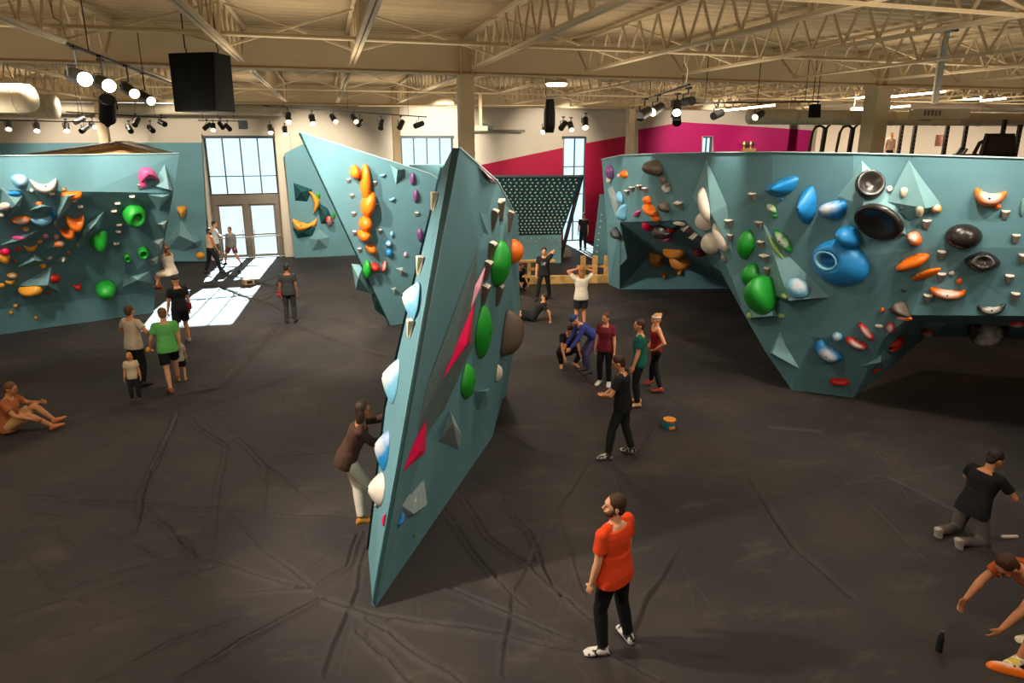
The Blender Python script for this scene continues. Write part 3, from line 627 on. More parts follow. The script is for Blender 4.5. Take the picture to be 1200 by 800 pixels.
H('B2',368,236,30,9,'leaf','yellow','tall amber crescent hold',d=1.,rot=98,bend=.9)
H('B2',353,263,26,13,'leaf','yellow','amber half moon hold on the dark wedge',d=.8,rot=-22,lift=.02,bend=.5)
H('B2',366,261,16,7,'leaf','yellow','small amber crescent touching the half moon',rot=28,bend=.7,lift=.02)
H('B2',373,229,5,9,'leaf','green','green sliver hold near the tall crescent',lift=.02)
H('B2',386,258,9,11,'blob','red','red and white round hold on the crescent wall',chalk=True,lift=.02)
H('B2',391,252,4,10,'leaf','green','thin green hold behind the red round hold',lift=.02)
# ======== pale leaning wall with the orange chain
V('S', [(457,192),(474,198),(464,216)], (466,199), .22, 'small dark teal triangle volume at the top of the pale wall')
V('S', [(463,314),(472,313),(478,321),(470,323)], (471,317), .12, 'flat grey wedge volume low on the pale wall', GREYT)
V('S', [(458,338),(464,336),(468,342),(462,345)], (463,339), .1, 'tiny grey wedge volume near the foot of the pale wall', GREYT)
CHAIN = 'winding chain of orange holds'
H('S',416,201,13,17,'petal','orange','rounded orange hold at the very start of the chain, set off to one side',d=.8,group=CHAIN)
H('S',428,215,14,48,'pod','orange','long orange link at the top of the chain',d=.7,rot=0,group=CHAIN)
H('S',431,239,18,34,'pod','orange','orange link bulging outward below the long top link',d=.75,rot=-14,group=CHAIN)
H('S',428,261,16,18,'blob','orange','round orange link in the middle of the chain',d=.85,group=CHAIN)
H('S',426,275,17,14,'half','orange','orange cup shaped link with a shaded underside',d=.9,group=CHAIN)
H('S',435,291,15,11,'wing','orange','orange wedge link above the red one',d=.8,rot=-25,group=CHAIN)
H('S',439,312,12,11,'wing','red','red orange blob at the low end of the chain',d=.8)
H('S',430,315,12,25,'leaf','green','green leaf hold on the wall edge beside the red blob',d=.7)
H('S',450,312,7,17,'leaf','red','thin red and white sliver hold',rot=-12,chalk=True)
H('S',448,205,8,5,'shard','lblue','pale blue bird shaped hold, upper of two',rot=-20)
H('S',459,233,7,6,'shard','lblue','pale blue bird shaped hold, lower of two',rot=-20)
H('S',459,274,5,8,'leaf','lblue','slim pale blue hold above two blue pebbles')
H('S',455,285,9,8,'blob','blue','blue pebble hold, upper of two',chalk=True)
H('S',456,296,8,9,'blob','blue','blue pebble hold, lower of two')
H('S',483,209,7,17,'leaf','purple','purple pod hold, upper of two near the wall end')
H('S',487,229,7,18,'leaf','purple','purple pod hold, lower of two near the wall end')
H('S',492,275,8,17,'wing','purple','knobbly purple hold beside the prow edge')
H('S',475,298,4,6,'blob','lpink','tiny lilac foothold on the pale leaning wall')
for x, y, t in ((408,212,'left of the rounded orange start hold'),(412,230,'upper of three left of the chain'),(414,251,'middle of three left of the chain'),(415,273,'lowest of three left of the chain'),(421,293,'left of the orange wedge link'),(439,215,'right of the long orange link'),(442,241,'right of the bulging orange link'),(445,271,'right of the orange cup link'),(488,251,'below the purple pods')):
    peg('S', x, y, 5, 'tiny white peg '+t, 'white pegs on the pale wall')
# ======== sharp prow, right face
V('P', [(559,292),(500,452),(463,556),(520,480),(556,400)], (531,412), .16, 'long dark grey spike volume down the middle of the prow', GREYD)
V('P', [(527,480),(541,510),(537,526),(514,516)], (531,495), .25, 'pale grey pyramid volume low on the prow', GREYT)
V('P', [(555,458),(574,455),(571,474),(560,481)], (570,458), .22, 'teal pyramid volume near the far base of the prow')
V('P', [(585,232),(601,250),(596,300),(586,300)], (592,262), .15, 'pale teal facet volume at the far top of the prow')
V('P', [(559,193),(582,214),(575,214)], (573,207), .12, 'glossy pale pink wedge along the top edge of the prow', hm('lpink'))
V('P', [(556,352),(551,400),(518,444),(536,400)], (546,404), .12, 'large hot pink triangular wedge', hm('hot'))
V('P', [(499,492),(498,530),(472,552),(484,520)], (493,528), .1, 'smaller hot pink triangular wedge lower down the prow', hm('hot'))
V('P', [(570,308),(563,340),(551,362),(556,335)], (562,338), .08, 'slim pale pink wedge above the large hot pink one', hm('lpink'))
H('P',583,308,17,62,'leaf','green','tall glossy green petal hold at the top of a green line',D=.2,W=.6,rot=4)
H('P',564,388,20,70,'leaf','green','middle green petal hold beside the hot pink wedge',D=.15,W=.55,rot=8)
H('P',546,446,20,44,'leaf','green','lowest green petal hold under the hot pink wedge',D=.13,W=.52,rot=10)
H('P',600,294,9,32,'leaf','orange','orange petal hold peeking past the green one',D=.2,W=.3)
H('P',591,388,24,58,'drop','brown','big grey brown egg shaped hold on the far face',D=.34,W=.42)
H('P',582,437,12,20,'blob','white','clear white knob hold near the pyramid at the far base',D=.1,W=.15)
H('P',451,608,5,15,'tri','hot','tiny hot pink triangle low on the edge',d=.3)
H('P',468,608,10,13,'shard','blue','small dark blue chip near the foot of the prow',d=.4)
H('P',485,626,3,6,'leaf','green','tiny green chip lowest on the prow')
H('P',484,586,5,8,'cres','white','small white hook hold low on the prow',bend=.6)
for x, y, t in ((577,258,'left of two high pegs'),(586,246,'highest near the pale facet'),(596,260,'on the pale facet'),(574,296,'beside the tall green petal'),(569,318,'above the slim pink wedge'),(566,346,'above the middle green petal'),(583,346,'above the grey brown egg')):
    peg('P', x, y, 8, 'grey tapered peg on the prow, '+t, 'grey pegs on the prow', h=30, c='brown', W=.2)
# left face of the prow
H('P',487,352,9,46,'wing','lblue','upper pale blue fin on the narrow face of the prow',D=.17,W=.4,chalk=True,p=1.25,q=.85,peak=(-.2,.1))
H('P',463,446,11,54,'wing','lblue','long pale blue fin midway on the narrow face',D=.17,W=.4,chalk=True,p=1.25,q=.85,peak=(-.2,.1))
H('P',452,527,10,46,'wing','blue','lower blue fin above the climber knee',D=.14,W=.4,chalk=True,p=1.25,q=.85,peak=(-.2,.1))
H('P',446,573,9,36,'blob','white','big white dish hold by the climber thigh',D=.16,W=.45,p=1.3,q=.8)
peg('P',493,312,6,'beige tapered block, middle of three on the narrow face',h=26,c='beige',W=.17)
peg('P',482,386,6,'beige tapered block, lowest of three on the narrow face',h=26,c='beige',W=.17)
peg('P',510,237,6,'beige tapered block, highest of three on the narrow face',h=26,c='beige',W=.17)
# ======== big wall on the right
V('R', [(828,186),(812,232),(836,262),(860,300),(852,240)], (833,250), .22, 'tall teal spear volume behind the white petals')
V('R', [(893,258),(905,345),(927,352),(972,348),(925,300)], (925,352), .38, 'wedge volume with a shelf under the pale blue dome')
V('R', [(885,345),(878,372),(912,371),(900,345)], [(882,372),(906,370)], .3, 'teal shelf volume below the big green drop')
V('R', [(902,414),(914,388),(937,432)], (905,414), .3, 'pale triangle volume on the low left edge of the prow')
V('R', [(1008,429),(1034,408),(1044,418),(1038,432),(1018,434)], (1032,424), .25, 'light teal wedge volume above a red chip')
V('R', [(982,230),(1010,188),(1054,232),(1062,275),(1016,284),(995,262)], [(1012,240),(1040,262)], .28, 'large pale volume carrying both black bowls')
V('R', [(1065,187),(1103,240),(1066,258),(1040,236)], (1085,244), .16, 'pale triangular volume with two plain blocks')
V('R', [(1080,380),(1098,376),(1112,378),(1099,388),(1090,388)], (1098,384), .2, 'little teal pyramid volume under the overhang')
V('R', [(727,263),(744,300),(738,308),(727,311)], (735,302), .25, 'pale teal triangle volume at the mouth of the cave')
V('R', [(712,222),(719,216),(724,240),(722,256)], (718,234), .18, 'grey wedge volume on the end panel', GREYT)
V('R', [(771,262),(786,257),(802,260),(790,274),(774,272)], (788,267), .25, 'dark faceted volume on the cave lip', TEALD)
H('R',717,201,6,20,'leaf','purple','purple sliver hold by the end of the wall',rot=20)
H('R',714,211,6,6,'cres','white','small white hook under the purple sliver',bend=.5)
H('R',732,204,10,10,'petal','orange','orange pebble hold near the upper end of the wall')
H('R',726,206,5,5,'blob','white','tiny white knob touching the upper orange pebble')
H('R',728,231,14,9,'pod','lblue','pale blue pod hold, upper of two by the wall end',rot=-35)
H('R',731,249,11,19,'shard','lblue','pale blue angular hold, lower of two by the wall end',rot=20)
H('R',759,234,10,10,'petal','orange','small orange knob on top of an orange cluster')
H('R',764,246,20,11,'pod','orange','orange sloper in the middle of the cluster',rot=-25,d=.9)
H('R',769,256,11,8,'blob','orange','orange chip at the cave lip')
H('R',747,250,9,9,'shard','pink','pink chip left of the orange cluster')
H('R',759,264,10,12,'blob','hot','crimson round hold at the cave lip')
H('R',769,196,17,20,'petal','brown','dark brown egg hold with chalked scoop',d=.9,chalk=False)
H('R',778,211,6,16,'leaf','brown','thin brown tail hanging from the egg hold',rot=20)
H('R',783,221,13,14,'tri','brown','brown triangular hold under the egg hold',chalk=True,rot=200)
H('R',781,241,10,15,'drop','brown','brown drop hold beside pale footholds',d=.8)
H('R',776,268,24,15,'wing','black','black faceted hold in the cave mouth',d=.8)
H('R',787,269,7,12,'leaf','red','dark red sliver beside the black faceted hold')
H('R',779,278,18,5,'cres','pink','thin magenta crescent under the black faceted hold',bend=.5)
H('R',796,262,16,6,'pod','white','chalk white crimp on the cave lip')
H('R',820,293,15,9,'wing','maroon','maroon hold under the white petals')
for x, y, w, h, r, t in ((769,299,17,6,-22,'upper of two slats on the left'),(769,307,17,6,-20,'lower of two slats on the left'),(790,294,24,10,15,'large one at the top right'),(798,304,26,8,-8,'wide slat at the right'),(778,321,8,5,0,'small low one on the left'),(796,318,8,5,15,'small low one on the right')):
    H('R', x, y, w, h, 'bar' if w > 10 else 'half', 'ochre', 'ochre jug inside the dark cave, '+t, rot=r, group='ochre jugs in the cave', d=.7)
H('R',724,272,8,15,'drop','dark','dark grey drop hold on the end panel',d=.6)
for x, y, r, w, h, t in ((827,239,38,13,42,'uppermost white petal hold'),(826,259,10,16,24,'short creamy petal behind the upper two'),(845,277,32,15,40,'long white petal reaching down toward the green holds'),(834,285,12,18,27,'rounded white petal at the bottom of the cluster')):
    H('R', x, y, w, h, 'petal', 'white', t, rot=r, d=.38, group='cluster of white petal holds', lift=.006)
H('R',849,302,5,12,'leaf','grey','thin grey sliver below the white petals',rot=30)
H('R',876,286,20,40,'leaf','green','upper green lens hold left of a row of pegs',rot=-8,d=.45)
H('R',882,322,19,32,'leaf','green','middle green lens hold above the big green drop',rot=-8,d=.45)
H('R',900,347,30,48,'drop','green','big bulging green drop hold',d=.9)
H('R',919,282,36,13,'leaf','green','long green almond hold, upper of a leaning pair',rot=-42,d=.6,chalk=True)
H('R',909,290,36,8,'leaf','lgreen','thin pale green almond hold, lower of a leaning pair',rot=-52)
H('R',905,244,15,9,'leaf','lgreen','chalky green chip under the first blue fin',rot=-30,chalk=True)
H('R',908,253,6,5,'blob','green','tiny green dot below the chalky chip')
H('R',916,233,5,5,'blob','blue','tiny blue dot under the first blue fin')
H('R',880,370,7,8,'blob','lgreen','pale green knob at the corner of the teal shelf',lift=.01)
H('R',916,370,9,7,'blob','lgreen','yellowish green knob right of the teal shelf')
H('R',920,347,7,7,'blob','lgreen','pale green knob left of the pale blue dome')
H('R',916,217,41,27,'fin','blue','wide blue fin hold high on the wall',d=.8,peak=(.1,-.3),p=1.25,q=.85,smooth=True)
H('R',947,240,24,48,'wing','blue','tall blue fin hold with a sharp spine',d=.9,peak=(.3,-.1),p=1.25,q=.85,rot=-10)
H('R',979,246,36,22,'half','blue','chalky blue scoop hold',d=.8,rot=18,chalk=True)
H('R',998,277,28,28,'wing','blue','blue wing hold tucked under the lower black bowl',d=.8,lift=.012)
dn = H('R',985,308,70,54,'blob','blue','huge blue doughnut hold with chalked hole',d=.34,cav=(-.22,.1,.42,.95),p=2.6,q=.5,bolt=False,rot=-8)
xs_ = [v.co.x for v in dn.data.vertices]; ys_ = [v.co.y for v in dn.data.vertices]; Wd, Hd = max(xs_)-min(xs_), max(ys_)-min(ys_); Dd = max(v.co.z for v in dn.data.vertices)
rs_ = []
for rr, zz in ((.41,.80),(.44,.97),(.40,1.02),(.33,.9),(.30,.62)): rs_.append([(-.11*Wd+rr*Wd/2*.95*math.cos(2*math.pi*k/24), .05*Hd+rr*Hd/2*.95*math.sin(2*math.pi*k/24), zz*Dd) for k in range(24)])
MB().loft(rs_, caps=False).build('chalked_rim', hm('lblue'), dn, smooth=True)['label'] = 'pale chalked rim of the hole'
H('R',935,338,30,24,'blob','lblue','pale blue chalky dome hold on a wedge volume',rot=-30,d=.4,chalk=True,lift=.01)
H('R',1019,217,37,35,'blob','black','upper round black bowl hold',d=.28,cav=(0,0,.88,.95),p=6,q=.4,lift=.015,bolt=False)
H('R',1031,259,60,42,'blob','black','larger oval black bowl hold under the round one',d=.2,cav=(0,0,.9,.95),p=6,q=.4,lift=.015,bolt=False,rot=-6)
H('R',1042,222,8,8,'blob','white','small white ring hold beside the round bowl',cav=(0,0,.6,.8),p=4,lift=.01)
H('R',1097,244,14,11,'petal','yellow','chalky yellow chip at the tip of the pale triangle',chalk=True,lift=.01)
H('R',1056,244,6,4,'blob','dark','tiny dark chip beside the oval bowl',lift=.01)
H('R',1072,279,20,18,'wing','orange','stubby orange horn hold under the bowls',d=.9,chalk=True)
H('R',1069,307,46,16,'pod','orange','long orange blade hold, upper of two parallel blades',rot=36,d=.8)
H('R',1086,322,38,10,'pod','orange','thin orange blade hold, lower of two parallel blades',rot=32,d=.8)
H('R',1115,320,8,6,'blob','white','flat white disc hold',d=.3)
H('R',1124,329,8,7,'blob','orange','orange ball foothold below the white disc')
H('R',1110,343,43,11,'cres','orange','chalked orange smile shaped hold',bend=.45,chalk=True,d=.9)
H('R',1129,277,46,31,'blob','black','black oval hold with chalk streak, upper of two',d=.6,peak=(-.1,-.2),chalk=False)
H('R',1151,306,48,27,'leaf','black','black eye shaped hold with a slot, lower of two',d=.65,cav=(0,.25,.5,.5))
H('R',1159,231,38,17,'cres','orange','fat orange macaroni hold',bend=.6,d=.9,chalk=True,rot=-6)
H('R',1169,242,9,7,'blob','orange','small orange knob under the macaroni')
H('R',1199,243,8,24,'half','teal','teal block hold cut off by the frame edge')
H('R',1059,340,6,4,'blob','dark','tiny dark foothold on the open panel')
H('R',1034,363,6,6,'blob','orange','tiny orange foothold left of the brown cone')
H('R',1059,361,24,19,'tri','brown','brown cone hold at the overhang corner',d=.8)
H('R',1060,373,20,7,'pod','orange','chalky orange bar under the brown cone',rot=14,chalk=True)
H('R',1044,383,13,13,'blob','red','red round hold with a chalk face',chalk=True,d=.8)
H('R',1030,382,10,5,'pod','white','bluish white crimp left of the red round hold')
H('R',1050,400,22,10,'leaf','red','dark red ridged hold under the overhang, larger piece',rot=12)
H('R',1049,406,20,8,'leaf','red','dark red ridged hold under the overhang, lower piece',rot=12)
H('R',1087,387,15,8,'blob','red','salmon pebble on the little teal pyramid',chalk=True,lift=.01)
H('R',1162,362,34,10,'cres','dark','dark silver hooked hold on the lip of the overhang',bend=.6,rot=14,chalk=True)
H('R',1154,382,46,15,'cres','black','black shell hold hanging below the lip',bend=.4,chalk=True,d=.9)
H('R',1192,377,18,8,'bar','red','red and white bar hold at the frame edge',chalk=True)
H('R',1015,388,26,8,'bar','red','red stick hold with chalked middle, upper of two',rot=-50,chalk=True,d=.9)
H('R',1004,401,28,8,'bar','red','red stick hold with chalked middle, lower of two',rot=-24,chalk=True,d=.9)
H('R',981,394,13,11,'blob','lblue','pale blue pebble above the blue crescent',chalk=True)
H('R',970,411,36,15,'cres','blue','blue crescent hold low on the prow',rot=-38,d=.7,bend=.25,chalk=True)
H('R',984,446,24,7,'bar','red','red log hold near the foot of the prow',rot=6,d=.9)
H('R',1026,434,12,5,'half','red','red chip under the light wedge volume')
for x, y, t in ((883,231,'left of the first blue fin'),(891,264,'first in the column right of the upper green lens'),(893,287,'second in the column right of the upper green lens'),(899,303,'third in the column right of the green lens'),(900,318,'lowest in the column, above the big green drop'),(856,262,'upper of two beside the white petals'),(856,279,'lower of two beside the white petals'),(798,241,'right of the brown drop'),(809,267,'left of the white petals'),(819,277,'below left of the white petals'),(757,223,'above the orange cluster'),(750,220,'near the upper orange pebble'),(742,222,'right of the pale blue pod'),(736,226,'between the two pale blue holds')):
    peg('R', x, y, 9 if x > 790 else 6, 'grey peg hold '+t, 'grey pegs on the left half of the big wall')
for x, y, t in ((1086,263,'left of the orange horn'),(1103,299,'right of the upper orange blade'),(1103,325,'right of the lower orange blade'),(1178,252,'right of the macaroni'),(1190,280,'right of the upper black oval'),(1182,327,'under the black eye hold'),(1087,350,'left of the orange smile'),(1189,348,'above the dark silver hook'),(1198,303,'at the frame edge')):
    peg('R', x, y, 13, 'white topped peg hold '+t, 'white topped pegs on the right half of the big wall', h=12)
for x, y, t in ((1059,226,'upper'),(1078,248,'lower')):
    H('R', x, y, 10, 13, 'half', 'beige', t+' plain pale block on the triangular volume', d=.5, group='plain pale blocks')
# ======== LED training board
bd = empty('training_board', (0,0,0), label='dark overhanging training board covered with a grid of small white holds', cat='training board')
tl, tr, bl, br = at(566,207.5,25.0), at(682,207.5,24.6), at(583,276,26.2), at(658,275,25.9)
kb = [gz(583,296.5), gz(655,294)]; kb[0].x, kb[0].y = bl.x, bl.y; kb[1].x, kb[1].y = br.x, br.y; kb[0].z = kb[1].z = 0
nB = (tr-tl).cross(bl-tl).normalized(); nB = nB if nB.dot(CAM-tl) > 0 else -nB
q = [tl, tr, br, bl]; q2 = [p-nB*.1 for p in q]; PR = [(0,1,2,3),(7,6,5,4),(0,4,5,1),(1,5,6,2),(2,6,7,3),(3,7,4,0)]
MB().add(q+q2, PR).build('board_panel', TEALD, bd)
q = [bl, br, kb[1], kb[0]]; q2 = [p+Vector((.03,.12,0)) for p in q]; MB().add(q+q2, PR).build('kicker', TEALV, bd)
MB().bar(tl+Vector((0,0,.04)), tr+Vector((0,0,.04)), .3, .07).build('top_cap', DARKM, bd)
for a in (tl, tr): MB().bar(a-nB*.12, Vector((a.x-.0, a.y+2.2, 0)), .12).build('support_leg', DARKM, bd)
uB = (tr-tl).normalized(); vB = nB.cross(uB); M3 = Matrix((uB, vB, nB)).transposed(); pr_ = {}
rnd = random.Random(11); HB = hm('white'); HL = emis('led_cyan', (40,170,190), 1.2)
lm = (br-bl).length
for r in range(18):
    for c in range(17):
        t = (r+.7)/18.6; a = tl.lerp(bl, t); b = tr.lerp(br, t); p = a.lerp(b, (c+.6+(.35 if r % 2 else 0))/17.6)
        k = rnd.randrange(5)
        if k not in pr_: o = hold_mesh(.105, .065, .04, ('blob','pod','half','wing','leaf')[k], n=12).build('training_hold', HB, smooth=True); pr_[k] = o; cpy = o
        else: cpy = pr_[k].copy(); COL.objects.link(cpy)
        cpy.location = p+nB*.004; cpy.rotation_euler = (M3@Matrix.Rotation(rnd.choice((0,.5,-.5,.9)), 3, 'Z')).to_euler()
        tag(cpy, 'small white resin hold on the dark training board', 'climbing hold', 'white holds on the training board')
nK = Vector((uB.y, -uB.x, 0)); nK = nK if nK.dot(CAM-bl) > 0 else -nK
for c in range(16):
    o = pr_[c % 3].copy(); COL.objects.link(o); o.location = bl.lerp(br, (c+.5)/16)+Vector((0,0,-.13-.13*(c % 2)))+nK*.004
    o.rotation_euler = Matrix((uB, Vector((0,0,1)), nK)).transposed().to_euler(); o.scale = (.7,.7,.7); tag(o, 'small white foothold on the kicker of the dark training board', 'climbing hold', 'footholds under the training board')
# second spray board at the crimson wall
b2 = empty('training_board', (0,0,0), label='pale teal leaning board partly hidden behind the end of the big wall', cat='training board')
P4 = [at(703,228,25.2), at(740,228,25.2), at(740,292,25.8), at(694,292,25.8)]; P4[2].z = P4[3].z = 0
q2 = [p+Vector((.03,.1,0)) for p in P4]; MB().add(P4+q2, PR).build('board_panel', TEAL, b2)
n2 = (P4[1]-P4[0]).cross(P4[3]-P4[0]).normalized(); n2 = n2 if n2.dot(CAM-P4[0]) > 0 else -n2
for i in range(7):
    o = pr_[i % 3].copy(); COL.objects.link(o); o.location = P4[0].lerp(P4[3], .28+.09*i)+(P4[1]-P4[0])*.12+n2*.004; u_ = (P4[1]-P4[0]).normalized(); o.rotation_euler = Matrix((u_, n2.cross(u_), n2)).transposed().to_euler()
    tag(o, 'small white hold in a column on the pale leaning board', 'climbing hold', 'white holds on the pale leaning board')
# ------------------------------------------------------------------ track lights
LENS = emis('lamp_lens_lit', (255,226,180), 25); LENSD = emis('lamp_lens_soft', (255,226,180), 3); LIGHTS = []
def rail(a, b, label, hang=()):
    r = empty('track_rail', a, label=label, cat='light rail', group='track light rails')
    MB().bar(a, b, .04, .035).build('rail_bar', BLACK, r, world=True)
    for t in (.12, .5, .88): p = a.lerp(b, t); MB().bar(p, Vector((p.x, p.y, ZB+.6)), .012).build('hanger_rod', BLACK, r, world=True)
    return r
def spot(x, y, D, aim, on, label, e=0, L=.3, r=.075, rail_z=None, ang=50, group=None):
    p = at(x, y, D); d = (aim-p).normalized(); top = Vector((p.x, p.y, rail_z if rail_z else p.z+.26))
    o = empty('spotlight', p, label=label, cat='spotlight', group=group)
    a, b = p-d*L/2, p+d*L/2
    MB().tube([a, a+d*.01, b], [r*.8, r*.95, r], 16).build('lamp_head', BLACK, o, world=True)
    MB().tube([b-d*.012, b+d*.004], r*.86, 16).build('lens', LENS if on == 2 else LENSD if on else BLACK, o, world=True)
    s = d.cross(Vector((0,0,1))).normalized()*(r+.012); mb = MB(); mb.bar(p+s, p+s+Vector((0,0,.13)), .02, .012); mb.bar(p+s+Vector((0,0,.13)), p+Vector((0,0,.13)), .02, .012); mb.bar(p+Vector((0,0,.13)), top, .02); mb.build('bracket', BLACK, o, world=True)
    MB().box(top+Vector((-.03,-.07,-.035)), top+Vector((.03,.07,0))).build('adapter', BLACK, o, world=True)
    if e: LIGHTS.append((b+d*.03, d, e, ang))
G_ = 'spotlights on the ceiling tracks'
near = [gz(75,50,6.3), gz(215,103,6.3)]; rail(near[0], near[1], 'long near light track at the upper left carrying five large spotlights')
T = lambda k, x, y: hit(k, x, y)[0]
spot(92,90,8.3, at(150,112,7.4), 2, 'large spotlight at the near end of the left track, glaring', 0, .42, .1, 6.3)
spot(122,98,9.2, at(168,118,8.2), 2, 'second large spotlight on the left track, glaring', 0, .42, .1, 6.3)
spot(126,128,9.6, gz(128,400), 0, 'big black can lamp pointing straight down below the left track', 0, .46, .115, 6.3)
spot(152,106,10.4, at(190,132,9.6), 1, 'fourth spotlight on the left track, tilted right with soft lens', 0, .4, .09, 6.3)
spot(171,115,11.6, at(215,140,10.8), 1, 'fifth spotlight on the left track, farthest of the big ones', 0, .4, .09, 6.3)
rail(at(-60,140,19), at(118,143,20.5), 'far light track over the left wall')
rail(at(77,131,19.5), at(195,138,21), 'higher far light track right above the wooden gable')
for i, (x, y, on, dx, dy, t) in enumerate(((10,147,2,0,60,'glaring far spotlight at the left frame edge'),(43,149,2,4,60,'glaring far spotlight above the flat teal wall, second from the frame edge'),(78,149,2,4,60,'glaring far spotlight above the wooden gable'),
  (93,141,0,-60,30,'dark far spotlight tilted down left, above the left gable slope'),(99,151,0,-40,30,'small dark far spotlight, left of a small pair'),(109,147,1,30,30,'small far spotlight with a lit lip, right of a small pair'),
  (129,143,0,-40,40,'dark far spotlight partly behind the can lamp'),(152,151,0,20,40,'small dark far spotlight just right of the column'),(160,143,0,-20,40,'dark far spotlight right of the column, upper'),(177,151,0,30,30,'small dark far spotlight over the gable tail'),(190,144,0,50,25,'dark far spotlight at the right end of that track'))):
    spot(x, y, 20.5, at(x+dx, y+dy, 19), on, t, 0, .36, .085)
for x, y, on, dx, dy, t in ((243,148,0,-40,30,'dark spotlight left in the cluster over the door window'),(250,149,2,0,40,'glaring spotlight in the cluster over the door window'),(259,147,0,30,40,'dark spotlight third in the cluster over the door window'),(267,149,0,40,40,'dark spotlight right in the cluster over the door window')):
    spot(x, y, 24, at(x+dx, y+dy, 22.5), on, t, 0, .36, .085)
rail(at(232,141,24), at(280,142,24.5), 'short light track over the door window')
rail(at(308,124,18.5), at(500,137,20), 'light track above the pale leaning wall')
for x, y, on, dx, dy, D, t in ((317,151,2,5,60,23,'glaring spotlight low left of the pale wall tip'),(334,153,2,5,60,23.5,'smaller glaring spotlight just left of the pale wall tip'),(338,138,2,2,60,18.8,'brightest glaring spotlight above the pale wall tip'),(366,140,2,10,60,19,'glaring spotlight right above the pale wall tip'),
  (391,139,1,30,45,19.2,'tilted spotlight with lit lip, left of a pair'),(415,139,1,30,45,19.4,'tilted spotlight with lit lip, in the close pair'),(422,144,0,-20,20,19.6,'dark spotlight behind its neighbour in the close pair'),(447,146,0,-10,50,19.7,'dark spotlight left of the far column'),(470,146,0,-20,40,19.8,'dark spotlight right of the far column'),(491,146,0,-50,20,20,'dark spotlight last on that track, tilted left')):
    spot(x, y, D, at(x+dx, y+dy, D-1.5), on, t, 0, .36, .085)
rail(gz(757,116,6.25), gz(808,99,6.25), 'short light track hanging by a cord near the middle')
for x, y, on, dx, dy, D, t in ((686,144,2,0,60,17,'glaring spotlight over the tall crimson wall window'),(660,147,0,-30,40,19,'dark spotlight between the hanging speaker and the glare, left'),(669,148,1,10,40,19,'spotlight with lit lip beside the tall window glare'),(639,151,1,-30,40,18,'small spotlight under the hanging column speaker'),
  (755,133,0,-60,40,11.3,'dark spotlight leftmost on the short middle track'),(770,128,1,-60,40,11.8,'spotlight tilted left with lit lip on the short middle track'),(793,126,2,0,60,12,'glaring spotlight on the short middle track'),(806,119,0,40,-6,12.2,'dark spotlight lying sideways on the short middle track'),(793,138,0,2,60,12.4,'dark spotlight hanging straight down under the glare'),
  (841,134,0,-60,25,14,'dark spotlight alone above the big wall'),(889,135,1,-50,30,15,'spotlight with soft lens above the magenta wall')):
    spot(x, y, D, at(x+dx, y+dy, D-1.2), on, t, 0, .33, .085)
rail(at(806,121,13.8), at(960,119,15.5), 'light track above the big right wall')
# ------------------------------------------------------------------ speakers
def speaker(px, D, w, h, dpt, label, yaw=0, round_=False):
    p = at(*px, D); o = empty('loudspeaker', p, (0,0,-YAW+yaw), label, 'speaker')
    mb = MB()
    if round_:
        mb.tube([(0,0,h*(-.5)),(0,0,-h*.3),(0,0,h*.1),(0,0,h*.5)], [w*.38,w*.5,w*.5,w*.36], 14); mb.build('cabinet', BLACK, o, smooth=False)
    else:
        mb.add([(-w/2,-dpt/2,h/2),(w/2,-dpt/2,h/2),(w/2*.9,-dpt/2-.05,-h/2),(-w/2*.9,-dpt/2-.05,-h/2),(-w*.42,dpt/2,h/2),(w*.42,dpt/2,h/2),(w*.4,dpt/2,-h/2),(-w*.4,dpt/2,-h/2)],[(0,1,2,3),(7,6,5,4),(0,4,5,1),(1,5,6,2),(2,6,7,3),(3,7,4,0)]); mb.build('cabinet', mat('speaker_black',(20,20,19),.9,.1), o, bevel=.012)
        MB().add([(-w*.46,-dpt/2-.006,h*.46),(w*.46,-dpt/2-.006,h*.46),(w*.42,-dpt/2-.055,-h*.46),(-w*.42,-dpt/2-.055,-h*.46),(-w*.46,-dpt/2+.004,h*.46),(w*.46,-dpt/2+.004,h*.46),(w*.42,-dpt/2-.045,-h*.46),(-w*.42,-dpt/2-.045,-h*.46)],[(0,1,2,3),(7,6,5,4),(0,4,5,1),(1,5,6,2),(2,6,7,3),(3,7,4,0)]).build('grille', mat('speaker_mesh',(20,21,19),.95,.08,bump=.8,bscale=300), o)
    for s in (-.35, .35):
        MB().tube([(s*w, 0, h/2+.002), (s*w+.02, .0, h/2+.06), (s*w, 0, h/2+.1), (s*w, 0, 6.9-p.z)], .01, 6).build('hanging_chain', BLACK, o)
        if round_: break
speaker((240,98), 9.5, .74, .8, .45, 'large square black loudspeaker hanging from the ceiling joist', yaw=math.radians(-12))
speaker((644,136), 15, .27, .75, .3, 'slim black column loudspeaker hanging above the training board', round_=True)
speaker((954,130), 15, .18, .3, .2, 'small black box speaker hanging above the upper floor', yaw=.2)
# ------------------------------------------------------------------ ducts, lamps, ceiling gear
def duct(a, b, r, label, cap=True, rr=None):
    a, b = Vector(a), Vector(b); d = (b-a).normalized(); o = empty('air_duct', a, label=label, cat='air duct')
    pts = [a, b]; rs = [r, r]
    if cap: pts += [b+d*r*.35, b+d*r*.6, b+d*r*.72]; rs += [r*.92, r*.66, r*.2]
    MB().tube(pts, rs, 24).build('duct_shell', DUCT, o, smooth=True, world=True)
    L = (b-a).length; n = max(2, int(L/1.6))
    for i in range(1, n+1):
        p = a.lerp(b, i/n-.02); MB().tube([p-d*.02, p+d*.02], r+.012, 24).build('joint_band', DUCT, o, world=True)
        if i % 2: MB().bar(p+Vector((0,0,r)), Vector((p.x, p.y, 6.95)), .015).build('hanger', CREAM, o, world=True)
X1 = Vector((1,0,0))
e1 = at(30,115,15.5); duct(e1-X1*9, e1, .34, 'fat round white duct end cutting in from the frame edge')
